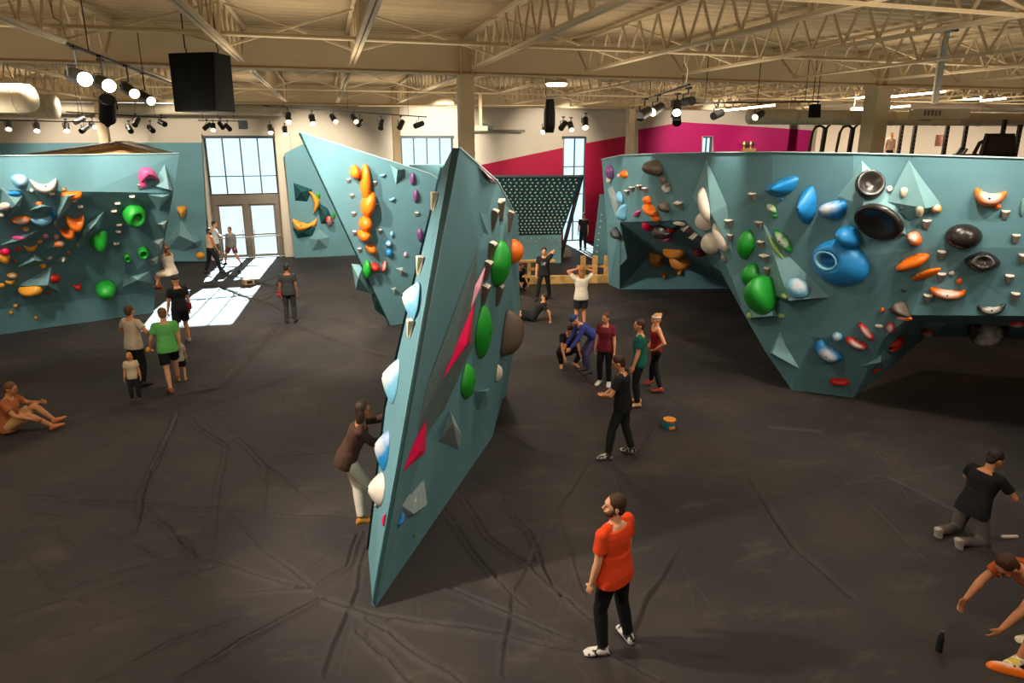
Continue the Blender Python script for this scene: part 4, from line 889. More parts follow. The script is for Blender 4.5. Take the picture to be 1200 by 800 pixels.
e2 = at(66,125,19.5); duct(e2-X1*9, e2, .36, 'second round duct behind the fat white one', cap=False)
e3 = at(330,129,26.5); duct(e3-X1*18, e3, .22, 'long thin round duct along the back wall top', cap=False)
e4 = at(1085,139,19); duct(e4-X1*6.2+Vector((0,-.2,0)), e4+X1*9, .2, 'long round duct above the fitness floor', cap=False)
hv = empty('ceiling_air_handler', at(1100,135,17.5), (0,0,-YAW), 'cream air conditioning box on the duct above the fitness floor', 'air conditioner')
MB().box((-.65,-.3,-.12),(.65,.3,.16)).build('housing', DUCT, hv, bevel=.03); MB().box((-.4,-.36,-.26),(.4,.2,-.125)).build('diffuser', DUCT, hv, bevel=.02)
mb = MB(); [mb.box((-.6+.1*i,-.315,-.02),(-.55+.1*i,-.302,.12)) for i in range(5)]; mb.build('grille', TAUPE, hv)
pz = empty('hanging_post', at(1100,122,12.5), label='bright slanted steel post hanging from the joist above the duct', cat='post')
MB().bar(at(1110,36,12.2), at(1096,121,12.8), .1, .05).build('steel_channel', STEEL, pz, world=True); MB().bar(at(1104,36,12.2), at(1092,121,12.8), .03, .03).build('conduit', CREAM, pz, world=True); MB().box(at(1108,38,12.2)+Vector((-.14,-.14,0)), at(1108,38,12.2)+Vector((.14,.14,.06))).build('clamp_plate', DARKM, pz, world=True)
def bay(px, D, label, w=.5):
    p = at(*px, D); o = empty('ceiling_bay_light', p, label=label, cat='ceiling light'); MB().tube([(0,0,.02),(0,0,.1),(0,0,.16)], [w/2,w/2*.9,.06], 20).build('housing', CREAM, o, smooth=False); MB().tube([(0,0,-.03),(0,0,.018)], [w/2*.8,w/2*.94], 20).build('lens', LENS, o)
    MB().bar((0,0,.16),(0,0,6.9-p.z),.015).build('stem', CREAM, o)
    return p
BP = bay((652,99), 15.5, 'round glaring bay light under the joists near the middle', .55)
bay((925,142), 19, 'small round lit ceiling lamp beyond the magenta wall', .35)
def tube_light(a, b, label):
    o = empty('tube_light', a, label=label, cat='ceiling light', group='tube lights over the fitness floor'); MB().bar(a, b, .12, .05).build('housing', CREAM, o, world=True); MB().bar(a-Vector((0,0,.055)), b-Vector((0,0,.055)), .09, .05).build('tube', LENS, o, world=True)
    for t in (.1,.9): p = a.lerp(b, t); MB().bar(p, Vector((p.x, p.y, 6.95)), .012).build('hanger_wire', CREAM, o, world=True)
tube_light(at(1045,111,19), at(1107,105,19), 'bright tube light right of the thick cream column, upper')
tube_light(at(1003,113,20), at(1028,110,20), 'bright tube light left of the thick cream column, upper')
tube_light(at(1045,124,22), at(1066,122,22), 'short tube light right of the thick cream column, lower')
tube_light(at(998,127,22), at(1024,126,22), 'short tube light left of the thick cream column, lower')
tube_light(at(850,127,20), at(908,121,20), 'tube light above the magenta wall, longer one')
tube_light(at(893,134,23), at(927,133,23), 'tube light above the magenta wall, lower shorter one')
tube_light(at(1150,116,21), at(1178,113,21), 'tube light seen between trusses at the far right')
pj = empty('ceiling_camera_arm', at(563,150,20), label='white hanging arm with a row of small cameras beside the near column', cat='ceiling gear')
p = at(563,150,20); MB().bar(p, Vector((p.x,p.y,6.5)), .09).build('drop_pole', CREAM, pj, world=True); MB().box(p+Vector((-.25,-.12,-.08)), p+Vector((.2,.12,.06))).build('junction_box', CREAM, pj, world=True); MB().bar(p+Vector((.05,0,.1)), p+Vector((.4,.1,.0)), .1, .12).build('device_head', DARKM, pj, world=True)
# pipes and conduits under the joists
def pipe(pts, r, label, name='ceiling_pipe', m=CREAM): o = MB().tube(pts, r, 8).build(name, m, smooth=True); tag(o, label, 'pipe')
pipe([Vector((-9,10.2,6.62)), Vector((-1.4,10.2,6.62)), Vector((9,10.2,6.62)), Vector((16,10.2,6.62))], .035, 'long thin pipe running across the near joists')
pipe([gz(-80,-12,6.25)+Vector((0,0,.0)), gz(75,47,6.25)], .03, 'thin conduit leading to the large spotlights at the upper left')
a = gz(78,52,6.32); pipe([a, a+Vector((0,0,.25)), a+Vector((-.1,0,.3)), a+Vector((-.1,0,.5)), a+Vector((.02,0,.55)), a+Vector((.02,0,.75))], .022, 'crooked cream conduit drop at the upper left track')
a = at(804,97,12.3); pipe([a, a+Vector((.02,0,.25)), a+Vector((-.06,.0,.35)), a+Vector((-.05,0,.75))], .012, 'thin cord dropping to the short middle track')
pipe([at(420,124,24.5), at(640,123,25.5)], .03, 'thin pipe across the far beam line')
bx = MB().bar(gz(990,6,6.75), gz(1025,-10,6.75), .1, .06).build('ceiling_channel', CREAM); tag(bx, 'short pale channel near the top right of the ceiling', 'cable tray')
wv = MB().box(aty(279,141,YF)+Vector((0,-.06,0)), aty(290,151,YF)+Vector((.0,-.005,0))).build('wall_vent', DARKM); tag(wv, 'small dark vent on the white wall right of the door window', 'vent')
# rolled blinds over the windows
for i, (x0, x1, y, t) in enumerate(((237,322,160.5,'dark blind roll above the door window'),(467,532,160.5,'dark blind roll above the four-pane window'),(659,685,161,'dark blind roll above the tall narrow window'))):
    a, b = aty(x0, y, YF-.08), aty(x1, y, YF-.08); bl_ = MB().bar(a, b, .1, .12).build('blind_roll', DARKM); tag(bl_, t, 'blind')
a, b = aty(540,153,YF-.3), aty(615,153.5,YF-.3); bb = MB().bar(a, b, .1, .12).build('wall_rail', TAUPE); tag(bb, 'thin dark rail along the white wall right of the near column', 'rail')
# handrail across the glass door
hr = empty('handrail', (-3.47, YF-.5, 0), label='thin pale handrail across the glass door', cat='handrail')
MB().tube([(-1.2,0,.96),(1.35,0,1.02)], .025).build('top_rail', STEEL, hr)
for x in (-1.1, .2, 1.25): MB().tube([(x,0,0),(x,0,.95)], .02).build('post', STEEL, hr)
# ------------------------------------------------------------------ wooden rail fence in the middle distance
fa, fb = gz(606,333), gz(722,331); fd = (fb-fa).normalized(); FL = (fb-fa).length
fn = empty('wooden_fence', fa, (0,0,math.atan2(fd.y, fd.x)), 'low pine plank fence with open bays behind the standing climbers', 'fence')
MB().box((-.6,-.06,0),(FL,.1,.30)).build('base_board', WOOD, fn, bevel=.01); MB().box((-.6,-.02,.80),(FL*.38,.14,.88)).build('top_plank', WOOD, fn, bevel=.01)
for t in (.12,.20,.27): MB().box((FL*t-.06,0,.3),(FL*t+.06,.09,.8)).build('post', WOOD, fn)
for t in (.66,.78,.90,1.0): MB().box((FL*t-.09,0,.3),(FL*t+.09,.1,1.0)).build('post', WOOD, fn)
MB().box((FL*.12,.02,.5),(FL*.27,.08,.6)).build('mid_rail', WOOD, fn); MB().box((FL*.6,.11,.55),(FL,.15,.65)).build('mid_rail', WOOD, fn)
# low step of the far area
sb = MB().box(gz(640,303)+Vector((-1.2,0,0)), gz(640,303)+Vector((1.2,.9,.38))).build('foam_block', mat('beige_foam',(150,132,112),.8), bevel=.04); tag(sb, 'beige foam block behind the pine fence', 'foam block')
# ------------------------------------------------------------------ fitness floor gear above the big wall
ZU = 4.3; DKB = mat('rack_black', (44,42,42), .5, .4)
def upost(x, ytop, D, label, w=.09):
    p = at(x, ytop, D); q = Vector((p.x, p.y, ZU)); o = empty('rack_post', q, (0,0,-YAW), label, 'rack post', 'upright posts on the fitness floor')
    MB().box((-w/2,-w/2,0.02),(w/2,w/2,p.z-ZU)).build('upright', DKB, o); MB().box((-.12,-.12,0),(.12,.12,.02)).build('foot_plate', DKB, o); mb = MB(); [mb.box((-.015,-w/2-.004,.12*i+.1),(.015,-w/2-.001,.12*i+.14)) for i in range(int((p.z-ZU-.2)/.12))]; mb.build('hole_row', STEEL, o)
for x, y, D, t in ((1058,143,20.5,'slim perforated post right of the thick column'),(1073,147,20,'second perforated post right of the thick column'),(1112,140,19.5,'perforated post left of the wall poster gap'),(1134,140,19.5,'thick perforated post beside the curved handle machine'),(1178,140,19,'bluish perforated post behind the large monitor'),(1196,146,18,'dark post at the frame edge')):
    upost(x, y, D, t)
def pullup(x, D, label):
    p = at(x, 180, D); o = empty('pull_up_station', (p.x, p.y, ZU), (0,0,-YAW), label, 'gym station', 'curved pull up stations'); h = at(x, 147, D).z-ZU
    MB().bar((.12,0,0),(.17,0,h-.05),.1).build('upright', DKB, o)
    MB().tube([(.15,-.02,h-.08),(.02,-.02,h),(-.12,-.02,h-.04),(-.2,-.02,h-.2),(-.25,-.02,h-.75)],.04,8).build('curved_arm', DKB, o); MB().tube([(.16,-.03,h-.1),(.26,-.06,h+.02),(.34,-.08,h+.1)],.03,8).build('handle', DKB, o); MB().box((-.05,-.3,0),(.6,.3,.09)).build('base_frame', DKB, o)
pullup(957, 18.5, 'curved black pull up station at the end of the magenta wall'); pullup(989, 18.5, 'curved black pull up station nearer the thick column')
for x, t in ((948,'green exercise ball in front of the magenta wall end'),(983,'green exercise ball beside the thick column')):
    p = at(x, 175, 18.6); b = MB().ell((0,0,0),(.22,.22,.22)).build('exercise_ball', hm('dgreen'), smooth=True); b.location = (p.x, p.y-.35, ZU+.22); tag(b, t, 'exercise ball'); 
mn = empty('machine_monitor', (at(1168,178,15.8).x, at(1168,178,15.8).y, ZU), (0,0,-YAW), 'large dark monitor of a fitness machine seen over the wall top', 'monitor')
h = at(1168,170,15.8).z-ZU; w = .42
MB().add([(-w*.8,-.05,h+.28),(w*.8,-.05,h+.28),(w,-.1,h-.2),(w*.85,-.1,h-.32),(-w*.85,-.1,h-.32),(-w,-.1,h-.2),(-w*.8,.05,h+.28),(w*.8,.05,h+.28),(w,.02,h-.2),(w*.85,.02,h-.32),(-w*.85,.02,h-.32),(-w,.02,h-.2)],[(0,1,2,3,4,5),(11,10,9,8,7,6)]+[(i,6+i,6+(i+1)%6,(i+1)%6) for i in range(6)]).build('screen_shell', BLACK, mn)
MB().add([(-w*.7,-.08,h+.2),(w*.7,-.08,h+.2),(w*.85,-.115,h-.18),(-w*.85,-.115,h-.18),(-w*.7,-.07,h+.2),(w*.7,-.07,h+.2),(w*.85,-.1,h-.18),(-w*.85,-.1,h-.18)],[(0,1,2,3),(7,6,5,4),(0,4,5,1),(1,5,6,2),(2,6,7,3),(3,7,4,0)]).build('screen', mat('screen_dark',(52,44,40),.25,.5), mn); MB().box((-.08,-.04,0),(.08,.04,h-.3)).build('stand', DKB, mn)
bk_ = empty('exercise_machine', (at(1120,178,17.5).x, at(1120,178,17.5).y, ZU), (0,0,-YAW), 'low dark exercise machine with slanted levers between two posts', 'exercise machine'); h = at(1120,176,17.5).z-ZU
MB().bar((-.3,0,0),(.55,0,0.0),.1).build('base_bar', DKB, bk_)
MB().bar((-.2,0,0),(.15,0,h+.1),.06).build('lever', DKB, bk_); MB().bar((-.05,0,0),(.3,0,h+.04),.05).build('lever', DKB, bk_); MB().tube([(-.1,-.05,h-.12),(.7,-.05,h-.12)],.025).build('cross_bar', DKB, bk_); MB().tube([(.5,0,0),(.52,0,h-.05),(.58,-.05,h+.2),(.72,-.1,h+.28)],.05).build('curved_handle', DKB, bk_)
ps = MB().box(aty(1098,158,20.97), aty(1105,171,20.99)).build('wall_poster', mat('poster_maroon',(122,66,52),.6,rgb2=(196,150,120),scale=3)); tag(ps, 'small maroon poster on the white wall above the big wall', 'poster')
# small gold display on the magenta wall
ds = empty('trophy_shelf', aty(879,176,28.9), label='small gold shelf with a row of dark figures on the magenta wall', cat='shelf'); GOLD = mat('gold_paint',(190,150,80),.35,.5,metal=.3); p = aty(879,176,28.9)
MB().box(p+Vector((-.5,0,-.16)), p+Vector((.5,.35,-.08))).build('shelf_board', GOLD, ds, world=True); MB().box(p+Vector((-.4,.05,-.08)), p+Vector((.4,.3,.1))).build('plinth', GOLD, ds, world=True)
for i in range(4): q = p+Vector((-.3+.2*i,.15,.1)); MB().tube([q, q+Vector((0,0,.08)), q+Vector((0,0,.2)), q+Vector((0,0,.34))],[.05,.03,.08,.06],10).build('cup', DARKM if i % 2 else GOLD, ds, world=True)
# plywood left under the overhang
pw = MB().bar(gz(1172,383), gz(1215,399), .28, .05).build('plywood_offcut', PLY); tag(pw, 'pale plywood strip lying under the overhang at the frame edge', 'plywood strip'); pw.location.z = .03
# ------------------------------------------------------------------ people
BAKE = []
SK = dict(fair=(224,164,126), tan=(196,132,92), warm=(214,146,104), brown=(150,96,66))
def cmat(kind, rgb, **k): return mat('%s_%d_%d_%d' % ((kind,)+tuple(rgb)), rgb, k.pop('rough', .85 if kind != 'skin' else .5), .2, noise=.1, scale=9, bump=.25 if kind == 'cloth' else 0, bscale=30, **k)
def ik(a, t, l1, l2, pole):
    d = t-a; L = d.length
    if L > (l1+l2)*.995: t = a+d*((l1+l2)*.995/L); d = t-a; L = d.length
    d = d/L; x = (l1*l1-l2*l2+L*L)/(2*L); h = math.sqrt(max(0, l1*l1-x*x)); p = pole-d*pole.dot(d)
    p = p.normalized() if p.length > 1e-4 else Vector((0,1,0)); return a+d*x+p*h, t
def figure(px, face, label, h=1.75, pel=(0,0,.93), lean=2, side=0, head=(0,5), feet=None, hands=None, wfeet=None, whands=None, kp=None, ep=None, fyaw=(8,-8), fpitch=(0,0),
           top=('tee',(40,40,40)), bot=('pants',(30,30,32)), shoe=(30,30,30), skin='fair', hair=('short',(52,34,22)), curl=25, z0=0., root=None, vox=None, shoe2=None, extra=None, female=False, slim=1.):
    g = root if root is not None else gz(px[0], px[1], z0); dist = (g-CAM).length; v = vox or (.0085 if dist < 9 else .0105 if dist < 14 else .014 if dist < 20 else .018)
    a = math.radians(face); d = FW.copy(); d.z = 0; d.normalize(); dr = d*math.cos(a)+RT*math.sin(a); yaw = math.atan2(-dr.x, dr.y); s = h/1.75
    R3 = Matrix.Rotation(yaw, 3, 'Z'); toL = lambda w_: (R3.transposed()@(Vector(w_)-g))/s
    P = Vector(pel); la, sa = math.radians(lean), math.radians(side)
    up = Vector((math.sin(sa), math.sin(la)*math.cos(sa), math.cos(la)*math.cos(sa))); rx = Vector((1,0,0)); rx = (rx-up*rx.dot(up)).normalized(); fr = up.cross(rx)
    N_ = P+up*.53; sh = [P+up*.47+rx*(sx*(.175 if not female else .155)*slim) for sx in (-1,1)]; hp = [P+rx*(sx*.088) for sx in (-1,1)]
    hy, hpz = math.radians(head[0]), math.radians(head[1])
    hu = Vector((0,0,1))*.6+up*.4; hu.normalize(); h_f = (fr*math.cos(hy)+rx*math.sin(hy)); h_f = (h_f-hu*h_f.dot(hu)).normalized(); f2 = h_f*math.cos(hpz)-hu*math.sin(hpz); hu = hu*math.cos(hpz)+h_f*math.sin(hpz); hr = f2.cross(hu)
    hc = N_+up*.05+hu*.115+f2*.015
    feet = [Vector(f) for f in (feet or [(-.11,0,.08),(.11,0,.08)])]; hands = [Vector(q) for q in (hands or [(-.25,.06,.80),(.25,.06,.80)])]
    if wfeet: feet = [toL(f)+Vector((0,0,.08)) if f is not None else feet[i] for i, f in enumerate(wfeet)]
    if whands: hands = [toL(q) if q is not None else hands[i] for i, q in enumerate(whands)]
    kp = [Vector(q) for q in (kp or [(-.1,1,0),(.1,1,0)])]; ep = [Vector(q) for q in (ep or [(-.35,-1,-.1),(.35,-1,-.1)])]
    kn = []; an = []; el = []; wr = []
    for i in (0,1):
        k, f = ik(hp[i], feet[i], .44, .42, kp[i]); kn.append(k); an.append(f); e, w_ = ik(sh[i], hands[i], .285, .255, ep[i]); el.append(e); wr.append(w_)
    def ring(c, ax, ay, n=20, ex=2.3):
        o = []
        for k in range(n):
            t = 2*math.pi*k/n; cx_, sy_ = math.cos(t), math.sin(t); o.append(c+rx*(ax*math.copysign(abs(cx_)**(2/ex), cx_))+fr*(ay*math.copysign(abs(sy_)**(2/ex), sy_)))
        return o
    hipw, waw, chw = (.165,.125,.15) if female else (.16,.14,.165)
    PROF = [(-.10,.10,.085,0),(-.05,.15,.108,0),(.0,hipw,.115,-.005),(.10,(hipw+waw)/2,.105,0),(.18,waw,.095,.005),(.28,(waw+chw)/2,.105,.01),(.37,chw,.115,.01),(.44,chw*.99,.10,.0),(.49,.13,.078,-.005),(.525,.075,.06,-.005)]
    def torso(mb, inf, z0_, z1_, flare=0):
        rs = []
        for z, ax, ay, oy in PROF:
            if z < z0_-1e-6 or z > z1_+1e-6: continue
            rs.append(ring(P+up*z+fr*oy, ax*slim+inf+(flare if z <= .1 else 0), ay+inf+(flare*.6 if z <= .1 else 0)))
        return mb.loft(rs)
    fdirs = []
    for i in (0,1):
        ya = math.radians(fyaw[i]); fp = math.radians(fpitch[i]); fdirs.append(Vector((-math.sin(ya)*math.cos(fp), math.cos(ya)*math.cos(fp), math.sin(fp))))
    def foot(mb, i, inf=0.):
        A_ = an[i]; f = fdirs[i]; u = Vector((0,0,1)); u = (u-f*u.dot(f)).normalized(); r_ = f.cross(u)
        rings = []
        for t, wd, hh in ((-.075,.022,.04),(-.06,.036,.075),(-.02,.042,.10),(.03,.042,.092),(.08,.045,.066),(.13,.048,.048),(.17,.042,.038),(.195,.02,.022)):
            c = A_+f*t-u*.078; o = []
            for k in range(12):
                q = 2*math.pi*k/12; o.append(c+r_*((wd+inf)*math.cos(q))+u*((hh+inf)*(.5+.5*math.sin(q))-inf*.2))
            rings.append(o)
        mb.loft(rings)
    B = MB(); torso(B, 0, -.1, .53)
    B.cone(N_-up*.04, hc-hu*.04-f2*.02, .056, .052); HR = Matrix((hr, f2, hu)).transposed()
    B.ell(hc+hu*.022-f2*.008, (.076,.096,.10), HR); B.ell(hc-hu*.045+f2*.022, (.058,.07,.062), HR); B.ell(hc-hu*.088+f2*.062, (.026,.024,.022), HR); B.ell(hc+hu*.035+f2*.072, (.052,.022,.016), HR)
    B.cone(hc+hu*.015+f2*.086, hc-hu*.022+f2*.108, .010, .015, 8); B.ell(hc-hu*.055+f2*.088, (.024,.012,.012), HR)
    for sx in (-1,1): B.ell(hc+hr*(sx*.078)-f2*.012-hu*.008, (.012,.022,.034), HR, 8, 6); B.ell(hc+hr*(sx*.045)+f2*.062-hu*.022, (.02,.02,.02), HR, 8, 6)
    for i in (0,1):
        sx = (-1,1)[i]
        B.ell(sh[i], (.058,.056,.058)); B.cone(P+up*.45+rx*(sx*.06), sh[i], .06, .055); B.cone(P+up*.50+rx*(sx*.045), sh[i]+up*.01, .042, .045); B.cone(sh[i], el[i], .050, .040); m_ = el[i].lerp(wr[i], .3); B.cone(el[i], m_, .039, .041); B.cone(m_, wr[i], .041, .026)
        B.cone(hp[i]+up*-.0, kn[i], .088, .056); m_ = kn[i].lerp(an[i], .3); bk = (an[i]-kn[i]).normalized().cross(rx)*-.012; B.cone(kn[i], m_, .055, .057); B.cone(m_, an[i], .056, .034); foot(B, i)
        dd = (wr[i]-el[i]).normalized(); t = Vector((0,1,0)) if abs(dd.y) < .8 else Vector((0,0,1)); t = (t-dd*t.dot(dd)).normalized(); pn = dd.cross(t)*(-sx)
        c0 = wr[i]; Rm = Matrix((t, pn, dd)).transposed(); B.ell(c0+dd*.048, (.042,.017,.052), Rm, 10, 7)
        fr_ = max(.0088, v*.95)
        for j, (off, ln) in enumerate(((.03,.072),(.01,.082),(-.011,.077),(-.03,.06))):
            b_ = c0+dd*.085+t*off; ang = math.radians(curl+6*j); d1 = dd*math.cos(ang*.6)+pn*math.sin(ang*.6); d2 = dd*math.cos(ang*1.6)+pn*math.sin(ang*1.6); k1 = b_+d1*ln*.5
            B.cone(b_-dd*.012, k1, fr_, fr_, 8); B.cone(k1, k1+d2*ln*.5, fr_, fr_*.85, 8)
        b_ = c0+dd*.025+t*.03; k1 = b_+(t*.6+dd*.7+pn*.25)*.042; B.cone(b_, k1, fr_*1.25, fr_*1.1, 8); B.cone(k1, k1+(dd*.9+t*.1+pn*.4)*.034, fr_*1.1, fr_*.9, 8)
    def fin(mb, name, m, parent=None, vx=v, sm=4):
        mb.v = [q*s for q in mb.v]; o = mb.build(name, m, parent, smooth=True); md = o.modifiers.new('r', 'REMESH'); md.mode = 'VOXEL'; md.voxel_size = vx; md.use_smooth_shade = True
        if sm: m2 = o.modifiers.new('s', 'SMOOTH'); m2.factor = .5; m2.iterations = sm
        BAKE.append(o); return o
    skin_m = cmat('skin', SK[skin]); body = fin(B, 'person', skin_m); body.location = g; body.rotation_euler = (0,0,yaw); tag(body, label, 'person')
    if dist < 22:
        for sx in (-1,1):
            mb = MB().ell(hc+hr*(sx*.031)+f2*.088+hu*.008, (.012,.008,.007), HR, 8, 6); mb.v = [q*s for q in mb.v]; mb.build('eye', BLACK, body, smooth=True)
        mb = MB().ell(hc+f2*.099-hu*.058, (.022,.006,.006), HR, 8, 6); mb.v = [q*s for q in mb.v]; mb.build('mouth', cmat('lip', (150,70,62)), body, smooth=True)
    # clothes
    kind, rgb = top; cm_ = cmat('cloth', rgb)
    if kind:
        T = MB(); torso(T, .020 if kind != 'tank' else .009, -.05 if kind != 'crop' else .14, .49 if kind != 'tank' and kind != 'crop' else .44, .012 if kind in ('tee','long','hoodie') else 0)
        if kind in ('tank','crop'):
            for i in (0,1): T.tube([P+up*.42+rx*((-1,1)[i]*.10)+fr*.09, P+up*.505+rx*((-1,1)[i]*.10), P+up*.42+rx*((-1,1)[i]*.10)-fr*.09], .018, 8)
        if kind in ('tee','long','hoodie'):
            T.loft([ring(P-up*.10, .20*slim, .142), ring(P-up*.02, .202*slim, .145), ring(P+up*.10, (.176 if not female else .165)*slim, .128), ring(P+up*.22, (waw+.022)*slim, .122)])
            for i in (0,1):
                sx = (-1,1)[i]; T.ell(sh[i], (.066,.066,.066)); T.cone(P+up*.43+rx*(sx*.07), sh[i], .085, .062); T.cone(P+up*.485+rx*(sx*.05), sh[i]+up*.012, .055, .052)
                if kind == 'tee': e = sh[i].lerp(el[i], .62); T.tube([sh[i], sh[i].lerp(e,.5), e], [.064,.066,.067], 14)
                else: T.cone(sh[i], el[i], .066, .056, 14); T.cone(el[i], el[i].lerp(wr[i],.94), .056, .042, 14)
        if kind == 'hoodie': T.ell(N_-fr*.07-up*.02, (.10,.06,.075))
        fin(T, {'tee':'t_shirt','long':'sweater','hoodie':'hoodie','tank':'tank_top','crop':'tank_top'}[kind], cm_, body)
    kind, rgb = bot; cm_ = cmat('cloth', rgb); T = MB(); inf = .006 if kind == 'leggings' else .016
    torso(T, inf, -.1, .10)
    for i in (0,1):
        if kind == 'shorts': e = hp[i].lerp(kn[i], .8); T.tube([hp[i]-up*.02, hp[i].lerp(e,.5), e], [.108,.106,.100], 16)
        else:
            w_ = 1 if kind == 'leggings' else 1.13
            T.cone(hp[i], kn[i], .094*w_, .063*w_, 14); m_ = kn[i].lerp(an[i], .3); T.cone(kn[i], m_, .063*w_, .063*w_, 14); T.tube([m_, an[i].lerp(m_,.5), an[i].lerp(m_, .08)], [.063*w_,.055*w_,(.043 if kind == 'leggings' else .056)], 14)
    fin(T, {'shorts':'shorts','pants':'trousers','leggings':'leggings'}[kind], cm_, body)
    if shoe:
        for i in (0,1):
            T = MB(); foot(T, i, .008); sm_ = mat('shoe_%d_%d_%d' % shoe, shoe, .6, .3, rgb2=shoe2, scale=16, lo=.48, hi=.52) if shoe2 else cmat('shoe', shoe); fin(T, 'shoe', sm_, body, max(.008, v*.8), 2)
    st_h, rgb = hair
    if st_h:
        hm_ = mat('hair_%d_%d_%d' % tuple(rgb), rgb, .55, .35, noise=.3, scale=30, bump=.6, bscale=60); T = MB()
        if st_h == 'cap':
            T.ell(hc+hu*.05-f2*.006, (.086,.106,.085), HR); T.ell(hc+hu*.045-f2*.085, (.06,.075,.012), HR); fin(T, 'cap', hm_, body, max(.008, v*.8), 2)
        else:
            T.ell(hc+hu*.042-f2*.022, (.086,.096,.095), HR); T.ell(hc-f2*.055-hu*.02, (.07,.05,.075), HR)
            if st_h == 'long': T.ell(hc-f2*.065-hu*.11, (.078,.045,.13), HR); [T.ell(hc+hr*(sx*.075)-f2*.02-hu*.05, (.022,.05,.09), HR) for sx in (-1,1)]
            if st_h == 'tail': T.ell(hc-f2*.115+hu*.05, (.03,.035,.03), HR); T.cone(hc-f2*.13+hu*.04, hc-f2*.13-hu*.13, .03, .015)
            if st_h == 'bun': T.ell(hc-f2*.10+hu*.09, (.045,.045,.042), HR)
            if st_h == 'beard': T.ell(hc-hu*.075+f2*.045, (.057,.055,.042), HR); [T.cone(hc+hr*(sx*.07)+hu*.0, hc+hr*(sx*.055)-hu*.06+f2*.04, .016, .02) for sx in (-1,1)]
            fin(T, 'hair', hm_, body, max(.008, v*.8), 2)
    body['_f'] = 1; loc = dict(g=g, R3=R3, s=s, hc=hc, f2=f2, hu=hu, hr=hr, wr=wr, el=el, P=P, up=up, rx=rx, fr=fr, HR=HR, fin=fin, body=body, v=v)
    if extra: extra(loc)
    return loc
K = (30,30,31)
def headband(rgb):
    def f(q):
        T = MB(); c = q['hc']+q['hu']*.055; n = 20; rs = []
        for dz in (-.018,.018): rs.append([c+q['hu']*dz+q['hr']*(.089*math.cos(2*math.pi*k/n))+q['f2']*(.103*math.sin(2*math.pi*k/n)-.014) for k in range(n)])
        q['fin'](T.loft(rs), 'headband', cmat('cloth', rgb), q['body'], q['v']*.8, 1)
    return f
def waistbag(rgb, off):
    def f(q):
        c = q['P']+q['up']*.02+q['rx']*off[0]+q['fr']*off[1]; T = MB().tube([c-q['up']*.09, c-q['up']*.07, c+q['up']*.05, c+q['up']*.07], [.05,.062,.062,.055], 14); T.v = [w_*q['s'] for w_ in T.v]; T.build('waist_bag', cmat('cloth', rgb), q['body'], smooth=False)
    return f
# foreground
figure((716,760), 318, 'man in orange t-shirt and dark trousers standing alone in the foreground, seen from behind', 1.80, wfeet=(gz(706,766), gz(736,750)), head=(-48,-2), fyaw=(50,-20), hands=((-.27,.08,.79),(.26,.10,.82)),
  top=('tee',(232,74,34)), bot=('pants',(26,27,28)), shoe=(26,26,26), shoe2=(214,206,196), hair=('beard',(66,40,24)), skin='fair', slim=1.12)
figure((727,535), 292, 'man in black t-shirt and camouflage trousers looking down at his hands in mid floor', 1.80, wfeet=(gz(712,538), gz(740,531)), head=(-5,22), lean=4, fyaw=(25,-5), hands=((-.10,.30,1.05),(.10,.30,1.02)), ep=((-1,-.3,-.4),(1,-.3,-.4)),
  top=('tee',(32,32,33)), bot=('pants',(40,42,36)), shoe=(28,28,28), shoe2=(190,186,180), hair=('short',(60,38,26)), skin='warm', curl=45)
figure((747,474), 282, 'man in deep green t-shirt standing in profile beside the woman with the headband', 1.78, fyaw=(18,-8), head=(-4,2), hands=((-.24,.12,.82),(.23,.06,.80)), top=('tee',(24,92,78)), bot=('pants',(28,28,30)), shoe=(196,150,110), hair=('short',(74,46,28)), skin='warm')
figure((766,458), 262, 'woman in maroon tank top with hands on hips and pale headband', 1.70, female=True, wfeet=(gz(762,452), gz(774,461)), head=(-6,2), fyaw=(14,-14), hands=((-.19,.08,1.02),(.19,.06,1.02)), ep=((-1,-.6,.1),(1,-.6,.1)), top=('tank',(128,28,34)), bot=('leggings',(26,27,30)), shoe=(150,60,52), hair=('bun',(196,142,84)), skin='warm', extra=headband((226,222,214)), curl=50)
figure((708,450), 205, 'person in maroon t-shirt, black trousers and white shoes in the central group', 1.62, fyaw=(12,-12), head=(20,8), hands=((-.25,.1,.80),(.24,.05,.80)), top=('tee',(112,34,48)), bot=('pants',(24,24,26)), shoe=(224,214,204), hair=('short',(96,58,34)), skin='warm', female=True)
figure((688,436), 255, 'person in blue sweater bending forward behind the maroon t-shirt', 1.70, pel=(0,-.18,.86), lean=52, head=(0,15), hands=((-.2,.55,.62),(.2,.5,.58)), top=('long',(54,66,132)), bot=('pants',(70,62,92)), shoe=(60,56,60), hair=('cap',(40,60,110)), skin='warm')
figure((680,385), 352, 'person in off-white t-shirt with both hands raised to the head, seen from behind', 1.78, hands=((-.12,.06,1.66),(.14,.04,1.66)), ep=((-1,.1,.2),(1,.1,.2)), lean=0, head=(10,0), top=('tee',(214,202,180)), bot=('shorts',(44,40,40)), shoe=(150,100,80), hair=('long',(150,92,44)), skin='tan', curl=50)
figure((665,428), 170, 'person in black squatting low with dark hair, left of the maroon t-shirt', 1.70, pel=(0,-.15,.36), lean=28, head=(5,28), feet=((-.17,.06,.08),(.17,.06,.08)), fyaw=(14,-14), kp=((-.5,1,.3),(.5,1,.3)), hands=((-.2,.45,.35),(.2,.45,.35)), top=('tee',K), bot=('pants',(28,28,30)), shoe=None, hair=('short',(40,26,18)), skin='tan')
